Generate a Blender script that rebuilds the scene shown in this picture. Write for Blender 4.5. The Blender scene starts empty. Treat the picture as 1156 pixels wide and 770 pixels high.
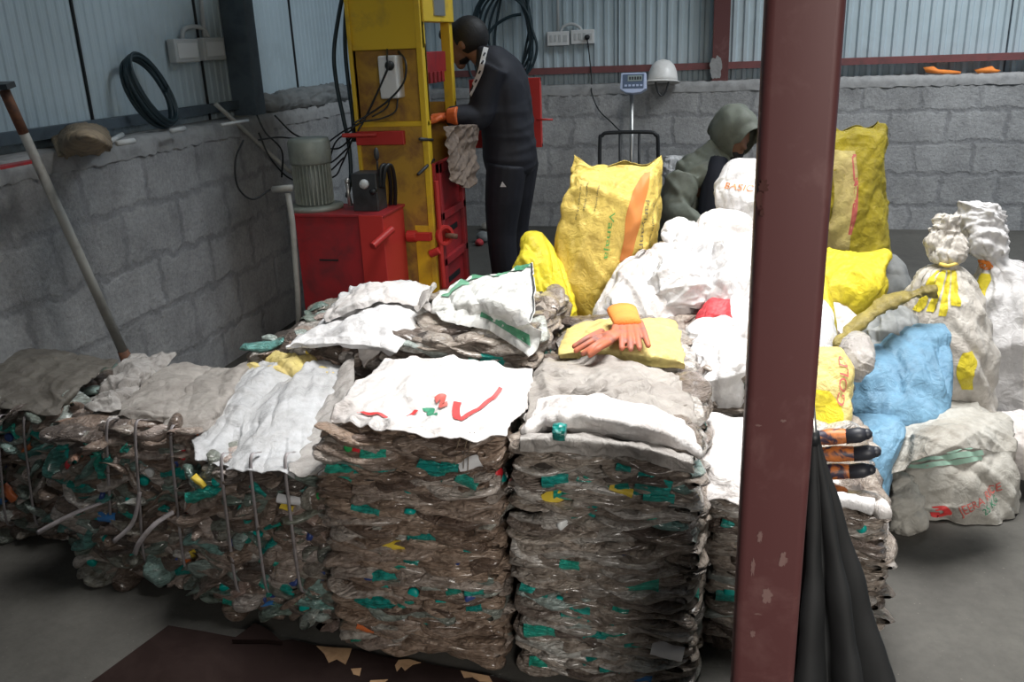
import bpy, bmesh, math, random
import numpy as np
from mathutils import Vector, Matrix
PI = math.pi
C = bpy.context.scene.collection
SC = bpy.context.scene

# ------------------------------------------------------------------ camera
FOC, YAW, PITCH, ROLL = 1000.0, .2462, .3272, -.0406
CAM = np.array([0, 0, 1.5])
_cy, _sy = math.cos(YAW), math.sin(YAW)
FWD = np.array([-_sy*math.cos(PITCH), _cy*math.cos(PITCH), -math.sin(PITCH)])
_r0 = np.array([_cy, _sy, 0]); _u0 = np.cross(_r0, FWD)
RGT = math.cos(ROLL)*_r0 + math.sin(ROLL)*_u0
UPV = -math.sin(ROLL)*_r0 + math.cos(ROLL)*_u0
cam = bpy.data.cameras.new('camera'); cam.lens = FOC/1156*36; cam.sensor_width = 36; cam.clip_start = .05
co = bpy.data.objects.new('camera', cam); C.objects.link(co)
m = Matrix((RGT, UPV, -FWD)).transposed().to_4x4(); m.translation = Vector(CAM); co.matrix_world = m
SC.camera = co

# ------------------------------------------------------------------ light
SC.view_settings.view_transform = 'Standard'; SC.view_settings.look = 'None'
SC.view_settings.gamma = 1; SC.view_settings.use_curve_mapping = False
SC.view_settings.exposure = 0.0
w = bpy.data.worlds.new('sky'); SC.world = w; w.use_nodes = True
bg = w.node_tree.nodes['Background']; bg.inputs[0].default_value = (.52, .70, .92, 1); bg.inputs[1].default_value = .56
def area(name, loc, target, sx, sy, power, col):
    l = bpy.data.lights.new(name, 'AREA'); l.shape = 'RECTANGLE'; l.size = sx; l.size_y = sy; l.energy = power; l.color = col
    o = bpy.data.objects.new(name, l); C.objects.link(o); o.location = loc
    o.rotation_euler = (Vector(target)-Vector(loc)).to_track_quat('-Z', 'Y').to_euler(); return o
def spread(o, deg): o.data.spread = math.radians(deg)
spread(area('skylight', (.25, 2.55, 3.9), (-.12, 2.35, 0), 1.3, 2.4, 72, (1, .985, .96)), 74)
spread(area('rear_skylight', (1.9, 5.6, 3.9), (1.5, 6.6, 0), 1.8, 1.8, 92, (.95, .98, 1)), 110)
spread(area('middle_fill_light', (-.1, 4.9, 3.9), (-2.1, 4.6, 1.5), 1.3, 1.3, 30, (.84, .93, 1)), 120)  # added fill lamp, lifts the left cladding, press and standing person
spread(area('front_fill_light', (1.9, -2.8, 2.3), (.15, 2.0, .5), 1.5, 1.5, 14, (1, .95, .88)), 40)  # unseen fill added behind the camera to brighten the bale fronts

# ------------------------------------------------------------------ helpers
def P(px, py, z=None, y=None, x=None):
    d = FWD + (px-578)/FOC*RGT - (py-385)/FOC*UPV
    if z is not None: t = (z-CAM[2])/d[2]
    elif y is not None: t = (y-CAM[1])/d[1]
    else: t = (x-CAM[0])/d[0]
    return CAM + t*d
def tag(o, label=None, cat=None, group=None, kind=None):
    if label: o['label'] = label
    if cat: o['category'] = cat
    if group: o['group'] = group
    if kind: o['kind'] = kind
    return o
def empty(name, loc, label=None, cat=None, group=None, rz=0):
    o = bpy.data.objects.new(name, None); C.objects.link(o); o.location = loc; o.rotation_euler = (0, 0, rz)
    o.empty_display_size = .1
    return tag(o, label, cat, group)
def link(name, me, mat, parent=None, keep=True):
    """link a world-space mesh; if parent given it stays where it is (the parent is an Empty at a world place)"""
    if mat is not None and not me.materials: me.materials.append(mat)
    o = bpy.data.objects.new(name, me); C.objects.link(o)
    if parent is not None:
        o.parent = parent
        if keep: o.matrix_parent_inverse = wmat(parent).inverted()
    return o
def wmat(o):
    mm = Matrix.Translation(o.location) @ o.rotation_euler.to_matrix().to_4x4()
    if o.parent: mm = wmat(o.parent) @ o.matrix_parent_inverse @ mm
    return mm
def mesh(V, F, name='m', smooth=True, uv=None):
    me = bpy.data.meshes.new(name); me.from_pydata([tuple(map(float, v)) for v in V], [], [tuple(map(int, f)) for f in F])
    if smooth: me.polygons.foreach_set('use_smooth', [True]*len(me.polygons))
    if uv is not None:
        ul = me.uv_layers.new(name='UVMap'); idx = np.zeros(len(me.loops), dtype=int); me.loops.foreach_get('vertex_index', idx)
        ul.data.foreach_set('uv', np.asarray(uv, float)[idx].ravel())
    me.update(); return me
class MB:
    def __init__(s): s.V = []; s.F = []
    def add(s, V, F):
        n = len(s.V); s.V += [tuple(v) for v in V]; s.F += [tuple(i+n for i in f) for f in F]; return s
    def box(s, x0, x1, y0, y1, z0, z1, M=None):
        V = [(x, y, z) for x in (x0, x1) for y in (y0, y1) for z in (z0, z1)]
        if M is not None: V = [tuple(M @ Vector(v)) for v in V]
        return s.add(V, [(0, 1, 3, 2), (4, 6, 7, 5), (0, 4, 5, 1), (2, 3, 7, 6), (0, 2, 6, 4), (1, 5, 7, 3)])
    def tube(s, pts, rad, n=10, cap=True, flat=1.0):
        pts = [np.array(p, float) for p in pts]; k = len(pts)
        rad = [rad]*k if np.isscalar(rad) else rad
        T = [pts[min(i+1, k-1)]-pts[max(i-1, 0)] for i in range(k)]; T = [t/(np.linalg.norm(t)+1e-9) for t in T]
        a = np.array([0, 0, 1.]) if abs(T[0][2]) < .9 else np.array([1., 0, 0])
        N = np.cross(T[0], a); N /= np.linalg.norm(N); V = []
        for i in range(k):
            N = N - T[i]*(N@T[i]); N /= (np.linalg.norm(N)+1e-9); B = np.cross(T[i], N)
            for j in range(n):
                t = 2*PI*j/n; V.append(pts[i]+rad[i]*(math.cos(t)*N+flat*math.sin(t)*B))
        F = [(i*n+j, i*n+(j+1) % n, (i+1)*n+(j+1) % n, (i+1)*n+j) for i in range(k-1) for j in range(n)]
        if cap: F += [tuple(range(n))[::-1], tuple(range((k-1)*n, k*n))]
        return s.add(V, F)
    def lathe(s, prof, c=(0, 0, 0), n=24, M=None):
        V = []; 
        for r, z in prof:
            for j in range(n):
                v = Vector((r*math.cos(2*PI*j/n), r*math.sin(2*PI*j/n), z))
                if M is not None: v = M @ v
                V.append((v[0]+c[0], v[1]+c[1], v[2]+c[2]))
        k = len(prof); F = [(i*n+j, i*n+(j+1) % n, (i+1)*n+(j+1) % n, (i+1)*n+j) for i in range(k-1) for j in range(n)]
        F += [tuple(range(n))[::-1], tuple(range((k-1)*n, k*n))]
        return s.add(V, F)
    def ell(s, c, r, n=16, M=None):
        V = []; F = []; k = n//2
        for i in range(k+1):
            a = PI*i/k
            for j in range(n):
                b = 2*PI*j/n; v = Vector((r[0]*math.sin(a)*math.cos(b), r[1]*math.sin(a)*math.sin(b), r[2]*math.cos(a)))
                if M is not None: v = M @ v
                V.append((v[0]+c[0], v[1]+c[1], v[2]+c[2]))
        F = [(i*n+j, (i+1)*n+j, (i+1)*n+(j+1) % n, i*n+(j+1) % n) for i in range(k) for j in range(n)]
        return s.add(V, F)
    def build(s, name, mat, parent=None, smooth=False, bevel=0, mods=()):
        me = mesh(s.V, s.F, name, smooth); o = link(name, me, mat, parent)
        if bevel:
            b = o.modifiers.new('b', 'BEVEL'); b.width = bevel; b.segments = 2; b.limit_method = 'ANGLE'
        return o
def smooth_path(pts, n=8):
    p = np.array(pts, float); q = np.vstack([2*p[0]-p[1], p, 2*p[-1]-p[-2]]); out = []
    for i in range(1, len(q)-2):
        for t in np.linspace(0, 1, n, endpoint=False): out.append(cr(q[i-1], q[i], q[i+1], q[i+2], t))
    out.append(p[-1]); return np.array(out)
def cr(a, b, c, d, t): return .5*((2*b)+(-a+c)*t+(2*a-5*b+4*c-d)*t*t+(-a+3*b-3*c+d)*t**3)
def resample(p, n):
    """Catmull-Rom along axis 0 to n samples, uniform in index"""
    q = np.concatenate([2*p[:1]-p[1:2], p, 2*p[-1:]-p[-2:-1]]); out = []
    for s in np.linspace(0, len(p)-1, n):
        i = min(int(s), len(p)-2); out.append(cr(q[i], q[i+1], q[i+2], q[i+3], s-i))
    return np.array(out)
def creases(Q, seed, freq, n=7):
    r = np.random.RandomState(seed); out = np.zeros(Q.shape[:-1])
    for i in range(n):
        d = r.randn(3); d /= np.linalg.norm(d); e = r.randn(3)*freq*.5
        f = freq*r.uniform(.5, 1.9); t = (Q@d)*f + .55*np.sin(Q@e+r.uniform(0, 6)) + r.uniform(0, 9)
        tri = np.abs((t % 1)*2-1); a = (freq/f)**.7
        out += (tri-.5)*a
    return out/math.sqrt(n)
def crumple(Q, seed, freq, a=.30, b=.07): return creases(Q, seed, freq)+a*creases(Q, seed+7, freq*2.3)+b*creases(Q, seed+13, freq*5)
def folds(Q, seed, freq, n=6):
    r = np.random.RandomState(seed); out = np.zeros(Q.shape[:-1])
    for i in range(n):
        d = r.randn(3); d /= np.linalg.norm(d); e = r.randn(3)*freq*.8; f = freq*r.uniform(.5, 1.5)
        t = (Q@d)*f + .5*np.sin(Q@e+r.uniform(0, 6)) + r.uniform(0, 9); tri = 1-np.abs((t % 1)*2-1)
        e2 = r.randn(3)*freq*1.2; out += np.where(r.rand() < .5, 1, -1)*np.clip(tri*2.2-1.2, 0, 1)**1.2*(.5+.5*np.sin(Q@e2+r.uniform(0, 6)))
    return out
def normals(G, wrap):
    if wrap: du = np.roll(G, -1, 1)-np.roll(G, 1, 1)
    else: du = np.gradient(G, axis=1)
    dv = np.gradient(G, axis=0); n = np.cross(du, dv); return n/(np.linalg.norm(n, axis=-1, keepdims=True)+1e-9)
def gridmesh(G, wrap=False, cap0=False, cap1=False, name='m'):
    M, N = G.shape[:2]; V = G.reshape(-1, 3)
    uv = [(j/(N if wrap else N-1), i/(M-1)) for i in range(M) for j in range(N)]
    NN = N if wrap else N-1
    F = [(i*N+j, i*N+(j+1) % N, (i+1)*N+(j+1) % N, (i+1)*N+j) for i in range(M-1) for j in range(NN)]
    V = list(V)
    if cap0: V.append(G[0].mean(0)); uv.append((0, 0)); F += [((j+1) % N, j, len(V)-1) for j in range(N)]
    if cap1: V.append(G[-1].mean(0)); uv.append((0, 1)); b = (M-1)*N; F += [(b+j, b+(j+1) % N, len(V)-1) for j in range(N)]
    return mesh(V, F, name, True, uv)
def pt(s): return P(s[0], s[1], z=s[2]) if len(s) == 3 else P(s[0], s[1], y=s[3])
def sheet(name, rows, mat, seed=1, amp=.008, freq=5, parent=None, n=90, thick=.002, pts=False, edge=.014, droop=.010):
    p = np.array(rows, float) if pts else np.array([[pt(s) for s in r] for r in rows])
    G = resample(p, n); G = np.swapaxes(resample(np.swapaxes(G, 0, 1), n), 0, 1)
    nn = normals(G, False); G0 = G; G = G + nn*(crumple(G0, seed, freq)*amp*.7+folds(G0, seed+50, freq*1.5)*amp*.8+folds(G0, seed+60, 14)*.0045)[..., None]
    if edge:
        cen = G0.mean((0, 1)); gi = np.abs(np.linspace(-1, 1, n)); wgt = (np.maximum(gi[:, None], gi[None, :])**5)[..., None]
        out = (G0-cen); out /= np.linalg.norm(out, axis=-1, keepdims=True)+1e-9; out[..., 2] = 0
        G = G + out*wgt*(creases(G0, seed+31, 5)*edge+creases(G0, seed+37, 18)*edge*.35)[..., None]
        G[..., 2] -= wgt[..., 0]*droop*(.6+.8*np.abs(creases(G0, seed+5, 6)))
    me = gridmesh(G, name=name); o = link(name, me, mat, parent)
    s = o.modifiers.new('t', 'SOLIDIFY'); s.thickness = thick; s.offset = 0
    o['_g'] = 0; del o['_g']; return o, G
def sackgrid(rings, nu=140, nv=120, n_exp=2.6, seed=1, amp=.02, freq=4, pleat=0, pleat_at=1.0, pleat_n=17, tuft=None):
    """rings: (centre xyz, rx, ry, rot) from bottom to top"""
    A = np.array([list(c)+[rx, ry, rot] for c, rx, ry, rot in rings], float)
    A = resample(A, nv); th = np.arange(nu)/nu*2*PI
    c, s = np.cos(th), np.sin(th); k = (np.abs(c)**n_exp+np.abs(s)**n_exp)**(-1/n_exp)
    G = np.zeros((nv, nu, 3))
    for i in range(nv):
        x, y, z, rx, ry, rot = A[i]; v = i/(nv-1)
        pf = 1+pleat*np.exp(-((v-pleat_at)/.22)**2)*np.abs(np.sin(th*pleat_n/2+2*np.sin(th*2)+.8*v))
        X = k*c*max(rx, .002)*pf; Y = k*s*max(ry, .002)*pf
        G[i, :, 0] = x+X*math.cos(rot)-Y*math.sin(rot); G[i, :, 1] = y+X*math.sin(rot)+Y*math.cos(rot); G[i, :, 2] = z
    nn = normals(G, True); am = amp*np.minimum(1, (A[:, 3]/.08)).clip(.25, 1)[:, None]
    if tuft: G = G + nn*(np.clip((np.linspace(0, 1, nv)-tuft)/.05, 0, 1)[:, None]*(crumple(G, seed+70, 13)*.016+folds(G, seed+71, 22)*.010))[..., None]
    Q = G*np.array([1, 1, .7]); G = G + nn*((crumple(Q, seed, freq*.7)*.8+folds(Q, seed+50, freq*1.3)*.75+folds(Q, seed+60, freq*3.2)*.25)*am)[..., None]
    return G
def px_rings(rows, ys=None):
    """rows: (py, pl, pr, depth y, ry, rot) bottom to top"""
    R = []
    for r in rows:
        py, pl, pr, y, ry = r[:5]; a = P(pl, py, y=y); b = P(pr, py, y=y)
        R.append(((a+b)/2, (b[0]-a[0])/2, ry, r[5] if len(r) > 5 else 0))
    return R
def sack(name, rows, mat, label, cat='sack', group=None, zmin=None, cap1=True, rim=0, **kw):
    G = sackgrid(px_rings(rows), **kw)
    if rim:
        nv = len(G); vv = np.clip((np.linspace(0, 1, nv)-.72)/.28, 0, 1)[:, None]**1.5; xc = G[..., 0].mean(1, keepdims=True); hx = (G[..., 0].max(1, keepdims=True)-G[..., 0].min(1, keepdims=True))/2
        uu = (G[..., 0]-xc)/hx; G[..., 2] += vv*(rim*np.abs(uu)**2.5-rim*.5+rim*.35*np.sin(uu*5+1))
    if zmin is not None: G[..., 2] = np.maximum(G[..., 2], zmin)
    o = link(name, gridmesh(G, True, True, cap1, name), mat); tag(o, label, cat, group); return o, G
def textmesh(s):
    cu = bpy.data.curves.new('t', 'FONT'); cu.body = s; cu.size = 1; cu.align_x = 'LEFT'; cu.resolution_u = 3
    o = bpy.data.objects.new('t', cu); C.objects.link(o); bpy.context.view_layer.update()
    me = bpy.data.meshes.new_from_object(o.evaluated_get(bpy.context.evaluated_depsgraph_get()))
    V = np.array([v.co[:] for v in me.vertices]); F = [tuple(p.vertices) for p in me.polygons]
    bpy.data.objects.remove(o); bpy.data.curves.remove(cu); bpy.data.meshes.remove(me); return V[:, :2], F
def on_grid(G, U, V, off, wrap=True):
    M, N = G.shape[:2]; nn = normals(G, wrap); 
    vi = np.clip(V*(M-1), 0, M-1.001); i = vi.astype(int); fv = (vi-i)[:, None]
    ui = (U*N) % N if wrap else np.clip(U*(N-1), 0, N-1.001); j = ui.astype(int); fu = (ui-j)[:, None]; j2 = (j+1) % N; i2 = i+1
    def s(A): return (A[i, j]*(1-fu)*(1-fv)+A[i, j2]*fu*(1-fv)+A[i2, j]*(1-fu)*fv+A[i2, j2]*fu*fv)
    return s(G)+s(nn)*off
def print_text(G, s, mat, parent, u, v, h, ang=0, wu=1.0, wrap=True, off=.003, name='printed_text'):
    """letters laid on a cloth grid; u,v start; h letter height in v units; wu = u units per v unit"""
    V, F = textmesh(s); me0 = None
    bm = bmesh.new(); vs = [bm.verts.new((a, b, 0)) for a, b in V]
    for f in F:
        try: bm.faces.new([vs[i] for i in f])
        except ValueError: pass
    bmesh.ops.subdivide_edges(bm, edges=bm.edges[:], cuts=1, use_grid_fill=False)
    V = np.array([v_.co[:2] for v_ in bm.verts]); bm.verts.index_update(); F = [[q.index for q in f.verts] for f in bm.faces]; bm.free()
    c, sn = math.cos(ang), math.sin(ang); X = (V[:, 0]*c-V[:, 1]*sn)*h; Y = (V[:, 0]*sn+V[:, 1]*c)*h
    W = on_grid(G, u+X*wu, v+Y, off, wrap); return link(name, mesh(W, F, name, True), mat, parent)
def fuse(name, mb, mat, parent=None, voxel=.012, smooth=6):
    me = mesh(mb.V, mb.F, name, True); o = bpy.data.objects.new('tmp', me); C.objects.link(o)
    r = o.modifiers.new('r', 'REMESH'); r.mode = 'VOXEL'; r.voxel_size = voxel; r.use_smooth_shade = True
    s = o.modifiers.new('s', 'SMOOTH'); s.factor = .5; s.iterations = smooth
    bpy.context.view_layer.update()
    me2 = bpy.data.meshes.new_from_object(o.evaluated_get(bpy.context.evaluated_depsgraph_get()))
    bpy.data.objects.remove(o); me2.materials.clear(); me2.name = name
    return link(name, me2, mat, parent)

# ------------------------------------------------------------------ materials
def new_mat(name):
    mt = bpy.data.materials.new(name); mt.use_nodes = True; nt = mt.node_tree; return mt, nt, nt.nodes['Principled BSDF']
def N(nt, typ, **kw):
    n = nt.nodes.new(typ)
    for k, v in kw.items():
        if k.startswith('i_'): n.inputs[k[2:].replace('_', ' ')].default_value = v
        else: setattr(n, k, v)
    return n
def L(nt, a, b): nt.links.new(a, b)
def rgba(c): return (*c, 1)
def ramp(nt, fac, stops):
    r = N(nt, 'ShaderNodeValToRGB'); e = r.color_ramp.elements
    while len(e) < len(stops): e.new(.5)
    for k, (p, c) in enumerate(stops): e[k].position = p; e[k].color = rgba(c) if len(c) == 3 else c
    L(nt, fac, r.inputs[0]); return r.outputs[0]
def mix(nt, fac, a, b, mode='MIX'):
    n = N(nt, 'ShaderNodeMix', data_type='RGBA', blend_type=mode)
    for sock, v in ((n.inputs[0], fac), (n.inputs[6], a), (n.inputs[7], b)):
        if isinstance(v, (int, float)): sock.default_value = v
        elif isinstance(v, tuple): sock.default_value = rgba(v)
        else: L(nt, v, sock)
    return n.outputs[2]
def noise(nt, vec, scale, detail=4, rough=.55, dist=0):
    n = N(nt, 'ShaderNodeTexNoise', i_Scale=scale, i_Detail=detail, i_Roughness=rough, i_Distortion=dist)
    if vec is not None: L(nt, vec, n.inputs['Vector'])
    return n.outputs['Fac']
def bump(nt, b, h, strength=.3, dist=.01):
    n = N(nt, 'ShaderNodeBump', i_Strength=strength, i_Distance=dist); L(nt, h, n.inputs['Height']); L(nt, n.outputs[0], b.inputs['Normal'])
def geo(nt): return N(nt, 'ShaderNodeNewGeometry').outputs['Position']
def simple(name, col, rough=.5, metal=0, dirt=None, dscale=12, dpos=(.45, .7), bumps=0, coat=0):
    mt, nt, b = new_mat(name); b.inputs['Roughness'].default_value = rough; b.inputs['Metallic'].default_value = metal
    b.inputs['Coat Weight'].default_value = coat
    if dirt:
        g = geo(nt); f = noise(nt, g, dscale, 6, .65, .4)
        L(nt, ramp(nt, f, [(dpos[0], col), (dpos[1], dirt)]), b.inputs['Base Color'])
    else: b.inputs['Base Color'].default_value = rgba(col)
    if bumps: bump(nt, b, noise(nt, geo(nt), bumps, 5), .35, .006)
    return mt
def woven(name, col, dirt, amount=.5, rough=.45, transl=.0, sheen=0, stain=None):
    """woven polypropylene cloth"""
    mt, nt, b = new_mat(name); g = geo(nt); f = noise(nt, g, 7, 6, .68, .5); f2 = noise(nt, g, 42, 3, .6)
    c = ramp(nt, f, [(.5-.22*amount, col), (.82, dirt)])
    c = mix(nt, .18, c, ramp(nt, f2, [(.3, tuple(x*.55 for x in dirt)), (.6, (1, 1, 1))]), 'MULTIPLY')
    if stain:
        s = noise(nt, g, 3.1, 5, .6, 1.0); c = mix(nt, ramp(nt, s, [(.55, (0, 0, 0)), (.68, (1, 1, 1))]), c, stain)
    L(nt, c, b.inputs['Base Color']); b.inputs['Roughness'].default_value = rough
    b.inputs['Specular IOR Level'].default_value = .35
    h = noise(nt, g, 28, 5, .6, .8); hh = N(nt, 'ShaderNodeMath', operation='ADD'); L(nt, h, hh.inputs[0])
    wv = N(nt, 'ShaderNodeTexWave', i_Scale=120, i_Distortion=1.0); L(nt, g, wv.inputs['Vector'])
    mm = N(nt, 'ShaderNodeMath', operation='MULTIPLY'); mm.inputs[1].default_value = .06; L(nt, wv.outputs['Fac'], mm.inputs[0]); L(nt, mm.outputs[0], hh.inputs[1])
    bump(nt, b, hh.outputs[0], .55, .02); return mt
def pet(name, stops, rough=.28):
    mt, nt, b = new_mat(name); g = geo(nt)
    oi = N(nt, 'ShaderNodeObjectInfo'); ge = N(nt, 'ShaderNodeNewGeometry')
    a = N(nt, 'ShaderNodeMath', operation='ADD'); L(nt, oi.outputs['Random'], a.inputs[0]); L(nt, ge.outputs['Random Per Island'], a.inputs[1])
    fr = N(nt, 'ShaderNodeMath', operation='FRACT'); L(nt, a.outputs[0], fr.inputs[0])
    c = ramp(nt, fr.outputs[0], stops); f = noise(nt, g, 55, 4, .6, .5)
    c = mix(nt, .75, c, ramp(nt, f, [(.36, (.42, .37, .33)), (.6, (1, 1, 1))]), 'MULTIPLY'); L(nt, c, b.inputs['Base Color'])
    b.inputs['Roughness'].default_value = rough; b.inputs['Coat Weight'].default_value = .6; b.inputs['Coat Roughness'].default_value = .18
    tc = N(nt, 'ShaderNodeVectorMath', operation='MULTIPLY'); L(nt, g, tc.inputs[0]); tc.inputs[1].default_value = (.35, .35, 1.6)
    bump(nt, b, noise(nt, tc.outputs[0], 62, 4, .55, 2.2), 1.0, .016); return mt
M = {}
def blockwall(name, axis, base=(.34, .345, .35), mort=(.24, .245, .25)):
    mt, nt, b = new_mat(name); g = geo(nt)
    sp = N(nt, 'ShaderNodeSeparateXYZ'); L(nt, g, sp.inputs[0]); cb = N(nt, 'ShaderNodeCombineXYZ')
    L(nt, sp.outputs[axis], cb.inputs[0]); L(nt, sp.outputs[2], cb.inputs[1])
    wn = N(nt, 'ShaderNodeTexNoise', i_Scale=9, i_Detail=4, i_Roughness=.6); L(nt, g, wn.inputs['Vector'])
    vm = N(nt, 'ShaderNodeVectorMath', operation='MULTIPLY_ADD'); L(nt, wn.outputs['Color'], vm.inputs[0]); vm.inputs[1].default_value = (.10, .10, 0); L(nt, cb.outputs[0], vm.inputs[2])
    br = N(nt, 'ShaderNodeTexBrick', i_Scale=1, i_Mortar_Size=.026, i_Mortar_Smooth=.8, i_Brick_Width=.40, i_Row_Height=.235, i_Bias=0)
    L(nt, vm.outputs[0], br.inputs['Vector'])
    br.inputs['Color1'].default_value = rgba(base); br.inputs['Color2'].default_value = rgba(tuple(x*.84 for x in base)); br.inputs['Mortar'].default_value = rgba(mort)
    sm = ramp(nt, noise(nt, g, 3.2, 5, .6, .6), [(.50, (0, 0, 0)), (.66, (.8, .8, .8))]); bc = mix(nt, sm, br.outputs['Color'], tuple((x+y)/2 for x, y in zip(base, mort)))
    f = noise(nt, g, 5, 7, .65, .3); c = mix(nt, .75, bc, ramp(nt, f, [(.3, (.62, .62, .62)), (.62, (1.1, 1.1, 1.1))]), 'MULTIPLY')
    f2 = noise(nt, g, 60, 5, .7); c = mix(nt, .6, c, ramp(nt, f2, [(.3, (.62, .62, .62)), (.6, (1.08, 1.08, 1.08))]), 'MULTIPLY')
    L(nt, c, b.inputs['Base Color']); b.inputs['Roughness'].default_value = .95
    h = N(nt, 'ShaderNodeMath', operation='MULTIPLY_ADD'); L(nt, br.outputs['Fac'], h.inputs[0]); h.inputs[1].default_value = -.35; L(nt, noise(nt, g, 35, 8, .7), h.inputs[2])
    bump(nt, b, h.outputs[0], .6, .015); return mt
def concrete(name):
    mt, nt, b = new_mat(name); g = geo(nt); f = noise(nt, g, 1.6, 8, .62, .4); f2 = noise(nt, g, 30, 6, .7)
    c = ramp(nt, f, [(.3, (.052, .049, .044)), (.7, (.105, .101, .09))]); c = mix(nt, .5, c, ramp(nt, f2, [(.3, (.6, .6, .6)), (.6, (1, 1, 1))]), 'MULTIPLY')
    sp = noise(nt, g, 90, 2, .5); c = mix(nt, ramp(nt, sp, [(.70, (0, 0, 0)), (.74, (1, 1, 1))]), c, (.12, .11, .10))
    L(nt, c, b.inputs['Base Color']); b.inputs['Roughness'].default_value = .8; bump(nt, b, f2, .4, .006); return mt
BC, BM = (.42, .422, .425), (.285, .288, .295)
M['wall_b'] = blockwall('block_wall_x', 0, BC, BM); M['wall_l'] = blockwall('block_wall_y', 1, BC, BM)
M['coping'] = simple('coping_mortar', (.33, .33, .33), .95, dirt=(.22, .22, .22), dscale=14, bumps=40)
M['floor'] = concrete('concrete_floor')
M['clad'] = simple('blue_grey_sheet', (.50, .60, .65), .45, .05, dirt=(.44, .53, .57), dscale=3)
M['maroon'] = simple('maroon_steel', (.125, .045, .045), .5, .1, dirt=(.20, .10, .095), dscale=9, dpos=(.55, .8))
M['maroon_b'] = simple('maroon_purlin', (.20, .07, .07), .6, 0, dirt=(.13, .06, .06), dscale=9)
M['darkpost'] = simple('dark_slate_steel', (.085, .115, .14), .6, dirt=(.06, .08, .10))
M['yellow'] = simple('yellow_press_paint', (.80, .53, .03), .45, 0, dirt=(.40, .24, .05), dscale=6, dpos=(.5, .85))
M['yellow_rust'] = simple('grimy_yellow_paint', (.50, .29, .04), .55, 0, dirt=(.22, .10, .04), dscale=7, dpos=(.42, .66))
M['red'] = simple('red_machine_paint', (.36, .022, .028), .5, 0, dirt=(.19, .025, .03), dscale=7)
M['brightred'] = simple('bright_red_paint', (.52, .035, .03), .45)
M['motor'] = simple('grey_green_motor_paint', (.30, .33, .29), .5, .1, dirt=(.2, .22, .2))
M['motor_fin'] = simple('motor_fin_grey', (.22, .245, .23), .5, .1)
M['steel'] = simple('bare_steel', (.45, .45, .44), .35, .8)
M['black'] = simple('black_rubber', (.012, .014, .016), .5)
M['hose'] = simple('dark_teal_hose', (.015, .035, .045), .45)
M['darkgrey'] = simple('dark_grey_metal', (.055, .06, .065), .45, .3, dirt=(.03, .03, .03))
M['white'] = simple('white_plastic', (.75, .76, .76), .4)
M['offwhite'] = simple('aged_white_plastic', (.55, .57, .57), .5)
M['pipe'] = simple('dirty_cream_pvc', (.42, .42, .39), .5, dirt=(.27, .26, .24), dscale=8)
M['rust'] = simple('rust', (.20, .09, .05), .8, dirt=(.09, .05, .04), dscale=40)
M['tan'] = simple('tan_dusty_cloth', (.24, .19, .13), .9, dirt=(.14, .11, .08), dscale=14, bumps=40)
M['burlap'] = simple('brown_tattered_sacking', (.26, .20, .16), .9, dirt=(.12, .09, .075), dscale=18, bumps=60)
M['grey_cloth'] = simple('dusty_grey_cement_bag', (.22, .23, .23), .9, dirt=(.14, .15, .15), bumps=30)
M['ply'] = simple('dark_brown_plywood_face', (.017, .010, .009), .8, dirt=(.028, .018, .016), dscale=5)
M['ply'].node_tree.nodes['Principled BSDF'].inputs['Specular IOR Level'].default_value = .08
M['plyraw'] = simple('pale_splintered_plywood', (.42, .26, .14), .8, dirt=(.26, .15, .08), dscale=30)
M['skin'] = simple('skin', (.26, .13, .08), .55)
M['hair'] = simple('black_hair', (.012, .010, .010), .6, bumps=150)
M['navy'] = simple('black_navy_tracksuit', (.013, .014, .022), .7, dirt=(.02, .02, .03), bumps=14)
M['stripe'] = simple('white_sleeve_tape', (.8, .8, .82), .6)
M['glove'] = simple('orange_rubber_glove', (.80, .17, .04), .5, dirt=(.6, .12, .04))
M['glove_o'] = simple('bright_orange_knit', (.90, .28, .05), .8, dirt=(.78, .22, .05), bumps=200)
M['glove_p'] = simple('worn_rust_rubber', (.48, .14, .07), .6, dirt=(.22, .12, .11), dscale=22)
M['olive'] = simple('olive_grey_raincoat', (.19, .205, .165), .6, dirt=(.13, .14, .115), bumps=12)
M['darkblue'] = simple('dark_blue_shirt', (.012, .014, .024), .8)
M['hat'] = simple('white_hard_hat', (.85, .84, .82), .35, dirt=(.7, .68, .64))
M['umb'] = simple('black_umbrella_cloth', (.008, .009, .010), .75)
M['strap'] = simple('white_packing_strap', (.36, .33, .34), .4, dirt=(.22, .19, .18), dscale=20)
M['teal'] = pet('teal_film', [(0, (.0, .30, .27)), (.5, (.02, .42, .36)), (1, (.03, .50, .36))], .3)
M['capteal'] = simple('teal_cap', (.0, .34, .30), .4); M['capblue'] = simple('navy_cap', (.03, .06, .22), .4)
M['capred'] = simple('red_cap', (.62, .03, .04), .4); M['capwhite'] = simple('white_cap', (.7, .72, .72), .4); M['capgreen'] = simple('green_cap', (.02, .30, .08), .4)
M['film_r'] = simple('orange_red_wrapper', (.62, .16, .05), .35); M['film_y'] = simple('yellow_wrapper', (.70, .52, .06), .35)
M['film_b'] = simple('blue_wrapper', (.05, .20, .50), .35); M['film_w'] = simple('white_wrapper', (.7, .7, .72), .4)
M['pet_tan'] = pet('muddy_tan_plastic', [(0, (0.160, 0.112, 0.088)), (.25, (0.320, 0.232, 0.176)), (.5, (0.464, 0.344, 0.264)), (.75, (0.384, 0.304, 0.256)), (.93, (0.576, 0.512, 0.464)), (1, (0.192, 0.288, 0.256))])
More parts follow.
